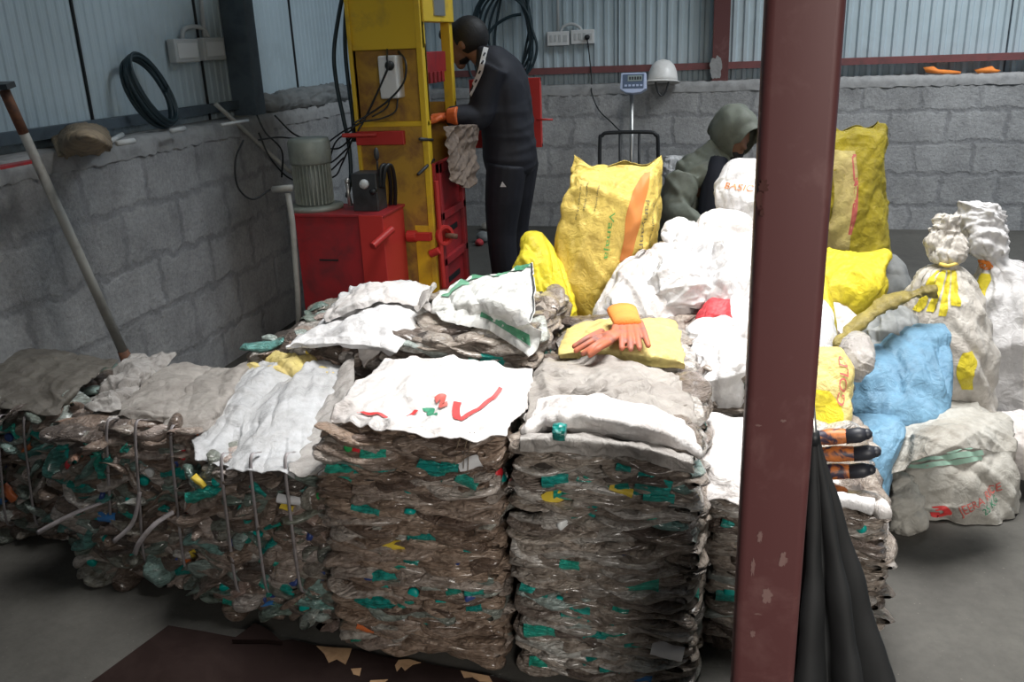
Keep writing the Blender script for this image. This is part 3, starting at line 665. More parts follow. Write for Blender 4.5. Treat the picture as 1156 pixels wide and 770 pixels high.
sh, g = sheet('plastic_film', [
    [(392, 396, .60), (396, 398, .60), (400, 402, .60)],
    [(378, 430, .56), (388, 432, .57), (398, 436, .57)],
    [(355, 468, .53), (368, 474, .53), (380, 478, .52)],
    [(330, 508, .49), (348, 512, .49), (370, 512, .48)],
    [(325, 530, 0, 1.80), (345, 536, 0, 1.79), (368, 524, 0, 1.80)]], M['clear'], 25, .006, 7); tag(sh, 'upturned cloudy film edge leaning on the left side of the centre bale', 'plastic film')
sh, g = sheet('covering_cloth', [
    [(300, 396, .57), (330, 396, .60), (352, 400, .58)],
    [(280, 410, .55), (320, 408, .58), (372, 414, .57)],
    [(275, 422, .54), (320, 424, .55), (385, 424, .56)]], M['pale_yellow'], 26, .012, 8); tag(sh, 'yellowish dusty cloth behind the silvery films', 'cloth', G_CL)
sh, g = sheet('covering_cloth', [
    [(-30, 390, .48), (20, 386, .51), (60, 393, .51), (106, 400, .52), (130, 401, .54)],
    [(-50, 410, .47), (0, 402, .51), (50, 405, .52), (88, 418, .52), (112, 414, .53)],
    [(-60, 440, .46), (-10, 428, .50), (40, 430, .50), (72, 442, .50), (95, 434, .51)],
    [(-70, 465, .45), (-20, 458, .47), (30, 462, .47), (60, 468, .46), (75, 456, .47)]], M['pp_dark'], 27, .010, 4); tag(sh, 'dusty brown grey cloth draped over the far left bale', 'cloth', G_CL)
sh, g = sheet('plastic_film', [
    [(150, 402, .53), (180, 400, .55), (200, 404, .54)],
    [(120, 430, .53), (150, 425, .55), (170, 424, .53)],
    [(98, 462, .51), (118, 465, .52), (135, 462, .51)]], M['clear'], 28, .02, 9); tag(sh, 'crumpled clear film at the back left corner of the second strapped bale', 'plastic film')
# second row covers
shG, gG = sheet('covering_sack', [
    [(395, 322, .67), (430, 316, .70), (462, 315, .70), (488, 320, .68)],
    [(372, 345, .66), (415, 338, .72), (455, 334, .72), (482, 340, .68)],
    [(348, 368, .64), (395, 368, .68), (440, 362, .69), (470, 366, .67)],
    [(322, 388, .63), (370, 386, .645), (418, 388, .65), (448, 392, .65)],
    [(322, 392, .62), (370, 389, .635), (418, 392, .635), (440, 400, .62)]], M['pp_clean'], 31, .014, 5)
tag(shG, 'large clean white sack spread over the second row bale nearest the red tank', 'sack', G_CL)
sh, g = sheet('folded_cloth', [
    [(368, 348, .68), (398, 328, .72), (440, 316, .735), (480, 320, .71)],
    [(366, 356, .68), (400, 338, .735), (445, 326, .75), (484, 334, .71)],
    [(368, 362, .67), (405, 346, .72), (450, 338, .73), (486, 350, .69)]], M['pp_white'], 32, .008, 5); tag(sh, 'rolled rear edge of white cloth lying across the large white sack', 'cloth', G_CL)
sh, g = sheet('torn_cloth', [[(400, 378, .66), (418, 382, .66), (440, 378, .66)], [(404, 392, 0, 2.40), (414, 398, 0, 2.39), (432, 392, 0, 2.40)], [(408, 408, 0, 2.38), (411, 412, 0, 2.37), (414, 408, 0, 2.38)]], M['pp_white'], 33, .006, 9)
tag(sh, 'pointed scrap of white cloth hanging in front of the second row bale', 'cloth scrap')
sh, g = sheet('crushed_packet', [[(468, 344, .72), (478, 330, .74), (490, 318, .76)], [(474, 348, .72), (484, 336, .74), (492, 322, .75)]], M['clear'], 34, .01, 9); tag(sh, 'crumpled brownish plastic packet between the white sack and the green and white sack', 'packet')
shH, gH = sheet('covering_sack', [
    [(495, 326, .71), (530, 314, .74), (570, 306, .78), (604, 296, .84)],
    [(490, 338, .71), (530, 326, .755), (570, 322, .79), (604, 318, .83)],
    [(488, 350, .70), (530, 340, .75), (570, 345, .77), (604, 345, .78)],
    [(500, 354, .70), (540, 352, .72), (575, 364, .72), (602, 365, .75)]], M['pp_green'], 35, .012, 5)
tag(shH, 'white sack with green borders on the black bottle bale in the second row', 'sack', G_CL)
for a_, b_, w_ in ((0, 1, .07), ):
    stroke(shH, gH, [(.12, .04), (.4, .04), (.7, .04), (.97, .04)], .09, M['greenband'], 'green_border')
stroke(shH, gH, [(.10, .35), (.22, .22), (.30, .12)], .09, M['greenband'], 'green_border'); stroke(shH, gH, [(.985, .03), (.985, .5), (.985, .95)], .02, M['darkgrey'], 'hem')
sh, g = sheet('covering_sack', [
    [(490, 350, .71), (530, 342, .735), (570, 352, .735), (612, 372, .73)],
    [(498, 358, .70), (540, 354, .72), (575, 372, .70), (608, 392, .68)],
    [(520, 362, .70), (550, 370, .69), (580, 388, .67), (600, 402, .66)]], M['pp_green'], 36, .008, 5); tag(sh, 'lower fold of green stained white cloth hanging over the black bale', 'cloth', G_CL)
stroke(sh, g, [(.35, .5), (.6, .55), (.9, .5)], .32, M['greenband'], 'green_stain')
sh, g = sheet('covering_sack', [
    [(640, 368, .645), (680, 358, .66), (730, 355, .665), (762, 360, .65)],
    [(630, 382, .645), (680, 378, .68), (735, 374, .68), (768, 382, .65)],
    [(628, 396, .64), (680, 394, .66), (730, 398, .665), (772, 404, .64)],
    [(630, 402, .625), (680, 404, .63), (730, 410, .63), (772, 414, .615)]], M['pale_yellow'], 37, .008, 5)
tag(sh, 'pale yellow sack covering the second row bale under the orange gloves', 'sack', G_CL)
def glove_bm(pts_list, palm, mat, name, label, fuse_v=.0035, cuff=None, cuff_mat=None):
    mb = MB()
    for pts, r0, r1 in pts_list: mb.tube(smooth_path(pts, 4), list(np.linspace(r0, r1, (len(pts)-1)*4+1)), 10); mb.ell(pts[-1], (r1, r1, r1), 8)
    pp, rs = palm; mb.tube(smooth_path(pp, 4), list(np.interp(np.linspace(0, 1, (len(pp)-1)*4+1), np.linspace(0, 1, len(rs)), rs)), 14, flat=.45)
    o = fuse(name, mb, mat, None, fuse_v, 3); tag(o, label, 'glove', 'orange rubber gloves')
    if cuff: cm = MB(); cm.tube(smooth_path(cuff[0], 4), list(np.interp(np.linspace(0, 1, (len(cuff[0])-1)*4+1), [0, 1], cuff[1])), 18, flat=.5); cm.build('knit_cuff', cuff_mat, o, True)
    return o
z = .70
glove_bm([([(*P(x0, y0, z=z+.005)[:2], z+.004), (*P((x0+x1)/2, (y0+y1)/2, z=z+.01)[:2], z+.010), (*P(x1, y1, z=z)[:2], z-.006)], .012, .0085) for x0, y0, x1, y1 in ((702, 368, 702, 391), (710, 368, 712, 392), (716, 366, 722, 391), (722, 364, 732, 388), (696, 366, 690, 384))],
         ([P(710, 372, z=z), P(709, 362, z=z+.01), P(706, 352, z=z+.014)], [.036, .038, .03]), M['glove_p'], 'rubber_glove', 'orange glove with knit cuff and fingers pointing to the front, on the yellow sack',
         cuff=([P(709, 366, z=z+.016), P(702, 350, z=z+.022)], [.040, .046]), cuff_mat=M['glove_o'])
glove_bm([([P(x0, y0, z=z+.003), P((x0+x1)/2, (y0+y1)/2-1, z=z+.009), P(x1, y1, z=z-.008)], .011, .008) for x0, y0, x1, y1 in ((684, 378, 650, 396), (686, 383, 658, 399), (688, 386, 666, 401), (680, 374, 648, 391))],
         ([P(698, 376, z=z+.01), P(688, 380, z=z+.012), P(680, 384, z=z)], [.026, .030, .024]), M['glove_p'], 'rubber_glove', 'rust coloured rubber glove with fingers pointing left, lying on the yellow sack')
# J bale covers and C bale covers
sh, g = sheet('covering_cloth', [[(785, 470, .50), (815, 466, .53), (840, 470, .52), (862, 480, .50)], [(785, 500, .49), (815, 500, .52), (842, 505, .51), (866, 512, .49)], [(786, 540, .48), (815, 535, .50), (844, 545, .49), (868, 552, .48)], [(788, 566, .46), (815, 560, .47), (844, 570, .47), (868, 574, .465)]], M['pp_white'], 38, .014, 5)
tag(sh, 'off-white cloth on the bale behind the maroon column', 'cloth', G_CL)
mb = MB(); a = P(918, 562, z=.50); b = P(985, 572, z=.49); mb.tube(smooth_path([a, (a+b)/2+np.array([0, 0, .006]), b], 8), [.017, .016, .018, .015, .017, .018, .015, .017, .018, .016, .017, .018, .016, .017, .018, .019, .02], 16)
o = mb.build('rolled_cloth', M['pp_clean'], None, True); tag(o, 'white rolled cloth tube lying on the bale edge right of the umbrella', 'rolled cloth')
mb = MB(); b2 = P(988, 578, z=.485); mb.tube([b2, P(1000, 574, z=.49)], [.017, .024], 16); o = mb.build('rolled_cloth', M['pp_white'], None, True); tag(o, 'short frayed white cloth end beside the rolled cloth tube', 'rolled cloth')
# ------------------------------------------------------------------ big sacks
SK = 'standing yellow sacks'
yk, gk = sack('woven_sack', [(400, 634, 734, 3.35, .14), (372, 630, 736, 3.35, .17), (330, 628, 738, 3.37, .19), (280, 630, 742, 3.38, .19), (230, 636, 746, 3.38, .17), (200, 642, 746, 3.38, .12), (188, 645, 746, 3.38, .05), (181, 646, 746, 3.38, .03)],
    M['pp_yellow'], 'big yellow woven sack with green and dark vertical print standing behind the gloves', 'sack', SK, n_exp=2.6, seed=5, amp=.018, freq=5.5, zmin=.003, rim=.035, cap1=False); yk.modifiers.new('t', 'SOLIDIFY').thickness = .002
def front_text(G, o, s, mat, px, py, h, ang, wu=.5, yy=3.2, name='printed_text'):
    # find nearest grid uv to a pixel among the camera-facing side
    D = G-CAM; zc = D@FWD; X = 578+FOC*(D@RGT)/zc; Y = 385-FOC*(D@UPV)/zc
    nn = normals(G, True); cost = (X-px)**2+(Y-py)**2+1e6*((nn*D).sum(-1) > 0)
    i, j = np.unravel_index(cost.argmin(), cost.shape); M_, N_ = G.shape[:2]
    return print_text(G, s, mat, o, j/N_, i/(M_-1), h, ang, wu, True, .004, name)
dv = -1
for (s, mt_, px, py, h, ang) in (('Vanaja', 'green_print', 690, 240, .055, -PI/2-.05), ('Pariyanna', 'black_print', 727, 225, .048, -PI/2-.05), ('premium quality', 'black_print', 736, 228, .026, -PI/2-.05),
        ('superior grade', 'black_print', 664, 205, .024, -PI/2), ('net weight 25 kg', 'black_print', 656, 208, .022, -PI/2), ('when packed', 'black_print', 675, 210, .022, -PI/2)):
    front_text(gk, yk, s, M[mt_], px, py, h, ang, .42)
def band(G, o, cols, mat, wrap=True, name='printed_band', off=.0025):
    """patch between (u,v) corners: list of (v, u0, u1)"""
    V = []; n = 9; 
    rows = resample(np.array(cols, float), 40)
    for v, u0, u1 in rows: V += list(on_grid(G, np.linspace(u0, u1, n), np.full(n, v), off, wrap))
    F = [(i*n+j, i*n+j+1, (i+1)*n+j+1, (i+1)*n+j) for i in range(39) for j in range(n-1)]
    return link(name, mesh(V, F, name), mat, o)
def uv_at(G, px, py):
    D = G-CAM; zc = D@FWD; X = 578+FOC*(D@RGT)/zc; Y = 385-FOC*(D@UPV)/zc
    nn = normals(G, True); cost = (X-px)**2+(Y-py)**2+1e6*((nn*D).sum(-1) > 0)
    i, j = np.unravel_index(cost.argmin(), cost.shape); return j/G.shape[1], i/(G.shape[0]-1)
def px_band(G, o, rows, mat, name='printed_band'):
    cols = []
    for py, a_, b_ in rows:
        u0, v0 = uv_at(G, a_, py); u1, v1 = uv_at(G, b_, py)
        if u0-u1 > .5: u1 += 1
        if u1-u0 > .5: u0 += 1
        cols.append(((v0+v1)/2, u0, u1))
    return band(G, o, cols, mat, True, name)
px_band(gk, yk, [(296, 700, 711), (270, 704, 719), (240, 709, 724), (215, 716, 731), (195, 728, 733)], M['orange_print'])
y2, g2 = sack('woven_sack', [(420, 596, 650, 3.12, .10), (360, 598, 650, 3.12, .12), (340, 592, 650, 3.15, .12), (310, 584, 640, 3.2, .11), (285, 586, 628, 3.22, .08), (268, 592, 616, 3.25, .045), (263, 597, 612, 3.25, .015)],
    M['lemon'], 'bright lemon yellow sack slumped left of the big yellow printed sack', 'sack', None, n_exp=2.2, seed=8, amp=.022, freq=5, zmin=.003)
for k, s in enumerate(('KAPILA', 'Pashu Ahar')):
    pass
y3, g3 = sack('woven_sack', [(330, 930, 1000, 4.1, .15), (290, 928, 1002, 4.1, .17), (250, 925, 1001, 4.1, .17), (215, 925, 998, 4.1, .16), (180, 925, 996, 4.1, .13), (160, 928, 1000, 4.1, .08), (148, 932, 1000, 4.1, .035), (142, 936, 990, 4.1, .02)],
    M['pp_olive'], 'tall olive yellow sack standing against the back wall right of the column', 'sack', SK, n_exp=2.5, seed=9, amp=.016, freq=6, rim=.03, cap1=False); y3.modifiers.new('t', 'SOLIDIFY').thickness = .002
px_band(g3, y3, [(280, 936, 958), (240, 940, 964), (200, 940, 968), (170, 942, 966)], M['pale_yellow'], 'faded_panel')
px_band(g3, y3, [(265, 958, 962), (240, 962, 967), (205, 964, 969), (175, 962, 967)], M['red_print2'], 'printed_stripe')
y4, g4 = sack('woven_sack', [(365, 935, 985, 3.3, .10), (345, 925, 994, 3.3, .14), (320, 922, 1000, 3.3, .15), (300, 922, 1000, 3.32, .12), (290, 926, 1000, 3.35, .06), (286, 930, 998, 3.35, .02)],
    M['lemon'], 'yellow half-filled sack lying in front of the tall olive yellow sack', 'sack', None, n_exp=2.2, seed=10, amp=.022, freq=4.5)
o, g = sack('woven_sack', [(410, 918, 945, 2.9, .08), (380, 916, 945, 2.95, .10), (340, 914, 940, 3.0, .08), (300, 912, 930, 3.05, .04), (270, 914, 920, 3.05, .01)], M['lemon'], 'yellow sack mostly hidden behind the right side of the column', 'sack', None, seed=12, amp=.015)
o, g = sack('cloth_bundle', [(345, 985, 1030, 3.8, .12), (320, 990, 1028, 3.8, .12), (300, 995, 1022, 3.8, .09), (288, 998, 1012, 3.8, .03)], M['grey_cloth'], 'small dark grey bundle between the yellow sack and the tied sack', 'bundle', seed=13, amp=.02)
# tied sack, yellow/white with ruffled neck
tk, gt = sack('tied_sack', [(478, 1030, 1118, 3.15, .13), (455, 1022, 1122, 3.15, .16), (410, 1018, 1122, 3.15, .17), (370, 1020, 1116, 3.15, .16), (335, 1030, 1106, 3.15, .13), (310, 1044, 1092, 3.15, .08), (298, 1060, 1080, 3.15, .025), (292, 1054, 1088, 3.15, .045), (278, 1050, 1089, 3.16, .05), (264, 1054, 1084, 3.17, .03), (258, 1060, 1084, 3.17, .022), (248, 1062, 1084, 3.17, .03), (244, 1064, 1082, 3.17, .012)],
    M['mixed_yw'], 'white and yellow sack tied at the neck, standing in front of the tall white sack', 'sack', 'tied sacks on the right', n_exp=2.1, seed=21, amp=.020, freq=6, pleat=.15, pleat_at=.50, pleat_n=19, tuft=.60, zmin=.003)
for l_, r_, b_, c_ in ((1030, 1040, 350, 1058), (1046, 1054, 352, 1064), (1060, 1068, 356, 1069), (1074, 1084, 345, 1074)):
    px_band(gt, tk, [(b_, l_, r_), ((b_+312)//2, (l_+c_)//2, (r_+c_)//2+2), (306, c_, c_+4)], M['lemon'], 'yellow_printed_pleat')
px_band(gt, tk, [(438, 1084, 1097), (425, 1080, 1101), (408, 1081, 1102), (397, 1086, 1097)], M['lemon'], 'yellow_printed_patch')
MB().tube(smooth_path([P(1061, 298, y=3.10), P(1070, 300, y=3.08), P(1079, 298, y=3.10), P(1082, 297, y=3.15)], 6), .006, 8).build('neck_tie', M['pp_yellow'], tk, True)
tw, gw = sack('tied_sack', [(500, 1095, 1185, 3.45, .14), (470, 1092, 1190, 3.45, .18), (420, 1090, 1192, 3.45, .19), (370, 1090, 1190, 3.45, .18), (330, 1098, 1182, 3.45, .14), (305, 1108, 1160, 3.45, .08), (292, 1106, 1136, 3.45, .05), (278, 1096, 1134, 3.45, .06), (255, 1087, 1134, 3.46, .055), (242, 1084, 1134, 3.46, .035), (236, 1086, 1128, 3.46, .02), (230, 1092, 1108, 3.46, .01)],
    M['pp_clean'], 'tall clean white sack tied at the neck at the right edge by the back wall', 'sack', 'tied sacks on the right', n_exp=2.2, seed=22, amp=.020, freq=5, pleat=.12, pleat_at=.42, pleat_n=15, tuft=.55, zmin=.003)
px_band(gw, tw, [(345, 1106, 1112), (325, 1104, 1114), (310, 1108, 1118)], M['lemon'], 'yellow_patch'); px_band(gw, tw, [(303, 1106, 1114), (298, 1104, 1118), (293, 1106, 1116)], M['glove_o'], 'orange_neck_tie')
o, g = sack('woven_sack', [(530, 1128, 1190, 3.0, .08), (515, 1122, 1190, 3.0, .11), (490, 1120, 1190, 3.0, .11), (472, 1124, 1190, 3.0, .07), (466, 1130, 1180, 3.0, .02)], M['pp_white'], 'white sack end poking in at the right edge above the floor', 'sack', seed=23, amp=.02, zmin=.003)
# blue sack, lying
bl, gb = sack('woven_sack', [(500, 965, 1040, 2.72, .10), (478, 958, 1066, 2.75, .14), (450, 958, 1078, 2.78, .16), (420, 966, 1080, 2.82, .15), (395, 985, 1078, 2.86, .11), (375, 1020, 1072, 2.9, .06), (366, 1048, 1068, 2.92, .02)],
    M['blue_pp'], 'pale blue woven sack slumped on the pile right of the column', 'sack', None, n_exp=2.2, seed=24, amp=.028, freq=3.6)
o, g = sack('woven_sack', [(585, 972, 998, 2.45, .05), (555, 968, 1002, 2.47, .07), (520, 962, 1008, 2.5, .08), (490, 960, 1022, 2.55, .08), (472, 966, 1015, 2.58, .03)], M['blue_pp'], 'lower blue cloth sack squeezed under the slumped pale blue sack', 'sack', None, seed=25, amp=.018, freq=5)
# lying dirty white sack
dw, gd = sack('woven_sack', [(590, 1040, 1110, 2.86, .08), (580, 1010, 1138, 2.86, .14), (560, 990, 1147, 2.86, .16), (535, 980, 1149, 2.88, .17), (508, 984, 1148, 2.90, .17), (485, 1000, 1142, 2.92, .13), (470, 1024, 1128, 2.94, .08), (460, 1045, 1105, 2.95, .02)],
    M['dirty_white'], 'large dirty white sack with green stripes and red lettering lying on the floor at right', 'sack', None, n_exp=2.3, seed=27, amp=.034, freq=4, zmin=.003)
for dy in (0, 8, 15):
    rows = [uv_at(gd, x, 516+dy-.12*(x-1000)) for x in range(1000, 1110, 12)]
    stroke(dw, gd, [(u, v) for u, v in rows], .022, M['green_print2'], 'printed_stripe', True)
front_text(gd, dw, 'JEERA RICE', M['red_print2'], 1085, 582, .075, .40, .30); front_text(gd, dw, '25 KG', M['dark_green'], 1110, 582, .06, .5, .30)
stroke(dw, gd, [uv_at(gd, x, y) for x, y in ((1054, 575), (1064, 573), (1068, 578), (1058, 582), (1056, 577))], .02, M['red_print'], 'printed_mark', True)
o, g = sheet('sack_mouth', [[(1000, 480, .34), (1040, 472, .38), (1090, 462, .40), (1140, 475, .36)], [(1000, 500, .32), (1050, 490, .40), (1095, 480, .42), (1146, 495, .36)], [(1000, 535, .28), (1060, 515, .36), (1100, 505, .38), (1148, 508, .34)]], M['dirty_white'], 28, .02, 4, dw)
o, g = sack('woven_sack', [(598, 996, 1040, 2.66, .05), (585, 994, 1048, 2.66, .08), (562, 996, 1046, 2.68, .09), (545, 1002, 1038, 2.7, .06), (536, 1010, 1028, 2.7, .02)], M['dirty_white'], 'small crumpled dirty white sack end in front of the large lying sack', 'sack', seed=29, amp=.02, freq=6, zmin=.003)
# muddy yellow roll
a = [P(944, 392, y=2.75), P(968, 366, y=2.8), P(1000, 342, y=2.85), P(1030, 332, y=2.9), P(1050, 328, y=2.92)]
mb = MB(); pth = smooth_path(a, 14); rad = np.interp(np.arange(len(pth)), [0, 10, 28, 44, len(pth)-1], [.012, .028, .036, .026, .034]); mb.tube(pth, list(rad), 24, flat=.55)
me = mesh(mb.V, mb.F, 'roll'); V = np.array(mb.V); nn = np.array([v.normal[:] for v in me.vertices]); V += nn*(crumple(V, 3, 9)*.012+folds(V, 4, 18)*.007)[:, None]
o = link('rolled_sack', mesh(V, mb.F, 'rolled_sack'), M['olive_roll']); tag(o, 'muddy yellow rolled-up sack lying diagonally over the pile right of the column', 'rolled sack')
# white & grey inner pile
WP = 'white sacks heaped in the middle'
def wsack(rows, mat, label, seed, amp=.02, freq=4.5, **kw): return sack('woven_sack', rows, M[mat], label, 'sack', WP, seed=seed, amp=amp, freq=freq, **kw)
wsack([(400, 690, 790, 2.95, .12), (370, 672, 800, 3.0, .17), (335, 676, 800, 3.05, .18), (305, 690, 795, 3.1, .15), (285, 715, 785, 3.15, .09), (272, 738, 768, 3.18, .03)], 'pp_white', 'greyish white gathered sack right of the big yellow printed sack', 41, .035, 4, n_exp=2.1, pleat=.10, pleat_at=.9, pleat_n=11)
wsack([(330, 770, 838, 3.1, .12), (300, 760, 845, 3.15, .14), (280, 758, 835, 3.2, .12), (262, 745, 800, 3.25, .10), (252, 750, 784, 3.25, .05), (248, 758, 775, 3.25, .02)], 'pp_clean', 'small knotted white sack at the back left of the white heap', 42, .022, 6)
wsack([(300, 792, 858, 3.25, .12), (270, 790, 862, 3.28, .13), (255, 788, 850, 3.3, .12), (244, 795, 842, 3.3, .07), (238, 808, 830, 3.3, .02)], 'pp_white', 'off-white rounded sack below the topmost printed white sack', 43, .02, 5)
wtop, gtop = wsack([(262, 820, 890, 3.45, .12), (240, 808, 895, 3.45, .15), (215, 803, 892, 3.45, .15), (197, 812, 885, 3.45, .11), (186, 822, 875, 3.45, .06), (181, 835, 865, 3.45, .02)], 'pp_clean', 'topmost white sack with faint yellowish lettering in front of the hooded person', 44, .018, 5)
front_text(gtop, wtop, 'BASICO', M['orange_print'], 817, 212, .10, -.1, .5)
wsack([(500, 836, 946, 2.78, .10), (470, 826, 948, 2.8, .15), (430, 818, 948, 2.82, .17), (390, 815, 947, 2.85, .17), (355, 822, 940, 2.9, .13), (335, 832, 925, 2.92, .05)], 'pp_clean', 'large bright white sack standing directly behind the column', 45, .022, 4)
wsack([(445, 782, 840, 2.62, .09), (425, 778, 842, 2.64, .12), (400, 780, 840, 2.66, .12), (380, 785, 835, 2.7, .10), (366, 792, 825, 2.72, .04)], 'pp_clean', 'white crumpled sack at the front of the heap, next to the yellow cloth', 46, .03, 6)
wsack([(370, 796, 850, 2.95, .12), (335, 790, 860, 3.0, .15), (300, 800, 862, 3.05, .15), (280, 815, 858, 3.1, .10), (270, 825, 850, 3.1, .03)], 'pp_clean', 'bright white sack in the middle of the heap touching the column edge', 47, .028, 5)
wsack([(340, 735, 800, 2.98, .08), (315, 738, 805, 3.0, .10), (298, 745, 800, 3.02, .08), (290, 755, 785, 3.03, .03)], 'pp_clean', 'crumpled white bag on top of the greyish gathered sack', 48, .03, 7)
o, g = sack('net_bag', [(386, 788, 822, 2.80, .05), (370, 784, 824, 2.82, .07), (352, 790, 824, 2.84, .06), (338, 802, 824, 2.86, .02)], M['redmesh'], 'red net bag showing between the white sacks', 'bag', seed=49, amp=.012, freq=12)
o, g = sack('printed_packet', [(488, 912, 952, 2.42, .05), (470, 908, 962, 2.44, .07), (440, 906, 966, 2.47, .07), (415, 908, 962, 2.5, .06), (395, 912, 950, 2.52, .03)], M['pale_yellow'], 'yellow and orange printed packet right of the column above the work gloves', 'packet', seed=50, amp=.012, freq=6)
px_band(g, o, [(482, 915, 948), (465, 913, 952), (450, 914, 945), (440, 914, 935)], M['lemon'], 'yellow_panel'); front_text(g, o, 'GOLD', M['red_print2'], 952, 462, .20, 1.25, .40)
o, g = sack('plastic_bag', [(425, 950, 975, 2.6, .05), (410, 948, 985, 2.6, .07), (392, 950, 986, 2.62, .07), (378, 958, 980, 2.64, .03)], M['clear'], 'clear wrinkled bag left of the pale blue sack', 'bag', seed=51, amp=.014, freq=12)
o, g = sack('woven_sack', [(430, 975, 1040, 2.95, .10), (400, 968, 1045, 2.98, .13), (375, 970, 1040, 3.0, .12), (355, 985, 1030, 3.02, .07), (345, 1000, 1020, 3.02, .02)], M['grey_cloth'], 'grey blue sack wedged behind the pale blue sack under the muddy roll', 'sack', seed=52, amp=.03, freq=5)
# work gloves in a stack
for i, (y0, x1, y1) in enumerate(((498, 962, 492), (516, 972, 512), (536, 966, 532), (553, 950, 556))):
    zz = .655-.045*i if i < 3 else .52; yd = 1.99; a = P(900, y0, y=yd); b = P(x1, y1, y=yd); b = a+(b-a); c = P(x1+16, y1-2, y=yd)
    mb = MB(); mb.tube(smooth_path([a, (a+b)/2+np.array([0, 0, .003]), b], 8), list(np.interp(np.linspace(0, 1, 17), [0, .2, .45, .6, .8, 1], [.015, .019, .017, .0195, .018, .015])), 18); mb.ell(b, (.016, .016, .015), 12)
    o = mb.build('work_glove', M['glove_m'], None, True); o['label'] = ('orange and black work glove, topmost of the stack right of the column', 'orange and black work glove, second from the top of the stack', 'orange and black work glove, third from the top of the stack', 'orange and black work glove, lowest of the stack above the rolled cloth')[i]; o['category'] = 'glove'; o['group'] = 'work gloves stacked right of the column'
    if i < 3: m2 = MB(); m2.tube([b+(a-b)*.12, (b+c)/2, c], [.0175, .018, .013], 16); m2.ell(c, (.014, .014, .013), 10); m2.build('dipped_fingertip', M['glove_b'], o, True)
# support: bale under the gloves and packet at right of column
# blob fill under the pile so that nothing hangs in the air
def low_sack(px, y, w_, d, h, mat, label, seed):
    c = P(px, 300, y=y); R = [((c[0], y, z_*h), w_*k, d*k, 0) for z_, k in ((0.005, .8), (.15, 1), (.5, 1.03), (.8, .9), (.97, .5), (1, .15))]
    G = sackgrid(R, seed=seed, amp=.02, freq=4); G[..., 2] = np.maximum(G[..., 2], .003); o = link('woven_sack', gridmesh(G, True, True, True, 's'), M[mat]); tag(o, label, 'sack', 'filled sacks under the heap'); return o
low_sack(745, 3.30, .24, .20, .62, 'pp_white', 'filled white sack at the bottom of the heap beside the big yellow sack', 61)
low_sack(850, 3.35, .26, .26, .72, 'pp_clean', 'filled white sack at the bottom of the heap behind the column', 62)
low_sack(925, 3.2, .22, .22, .58, 'pp_white', 'filled white sack at the bottom of the heap under the yellow sacks', 63)
low_sack(1000, 3.05, .20, .18, .42, 'pp_grey', 'filled grey sack under the pale blue sack', 64)
low_sack(960, 4.1, .24, .2, .40, 'pp_olive', 'filled sack under the tall olive yellow sack', 65)
# ------------------------------------------------------------------ baling press
X0, X1, Y0, Y1 = -1.83, -1.45, 4.25, 4.75
pr = empty('baling_press', (-1.64, 4.5, 0), 'yellow and red hydraulic baling press with rusty recessed panel and white switch box', 'baling press')
f = MB()
f.box(X0, X1, Y0+.03, Y0+.05, 1.14, 1.50)                       # recessed plate back
f.build('recessed_panel', M['yellow_rust'], pr)
f = MB()
f.box(X0, X1, Y0, Y0+.03, 1.48, 2.4); f.build('upper_panel', M['yellow'], pr, bevel=.003)
f = MB(); f.box(X0, X0+.02, Y0-.012, Y0+.03, .25, 2.4); f.box(X1-.03, X1, Y0-.012, Y0+.05, .05, 2.4); f.box(X0, X1, Y0, Y0+.03, 1.115, 1.14)
f.box(X0, X0+.03, Y1-.05, Y1, 0, 2.4); f.box(X1-.05, X1, Y1-.05, Y1, .0, 2.4); f.box(X0, X1, Y0, Y1, 0, .06); f.build('frame', M['yellow'], pr, bevel=.003)
f = MB(); f.box(X0+.02, X1-.03, Y0, Y0+.03, .05, 1.115); f.build('lower_panel', M['yellow_rust'], pr)
f = MB(); f.box(X0, X0+.02, Y0, Y1, .05, 2.4); f.box(X0, X1, Y1-.02, Y1, .05, 1.2); f.build('back_plate', M['yellow_rust'], pr)
f = MB(); f.box(X1-.06, X1+.012, Y0+.01, Y1, 1.60, 2.4); f.build('cylinder_housing', M['yellow'], pr, bevel=.004)
MB().box(X1+.012, X1+.018, Y0+.16, Y0+.34, 1.63, 2.2).build('grey_slot', M['steel'], pr)
f = MB(); f.box(X0+.05, X1-.02, Y0+.12, Y1-.08, 1.36, 1.46); [f.box(X1-.03, X1-.012, Y0+.13+.065*k, Y0+.165+.065*k, 1.31, 1.365) for k in range(4)]; f.build('ram_plate', M['red'], pr, bevel=.003)
MB().tube([(-1.6, 4.5, 1.46), (-1.6, 4.5, 2.3)], .045, 20).build('ram_rod', M['steel'], pr, True)
# bright edge strip of lower panel
f = MB(); f.box(X1-.105, X1-.03, Y0-.006, Y0, .1, .62); f.build('reinforcing_plate', M['yellow'], pr, bevel=.002)
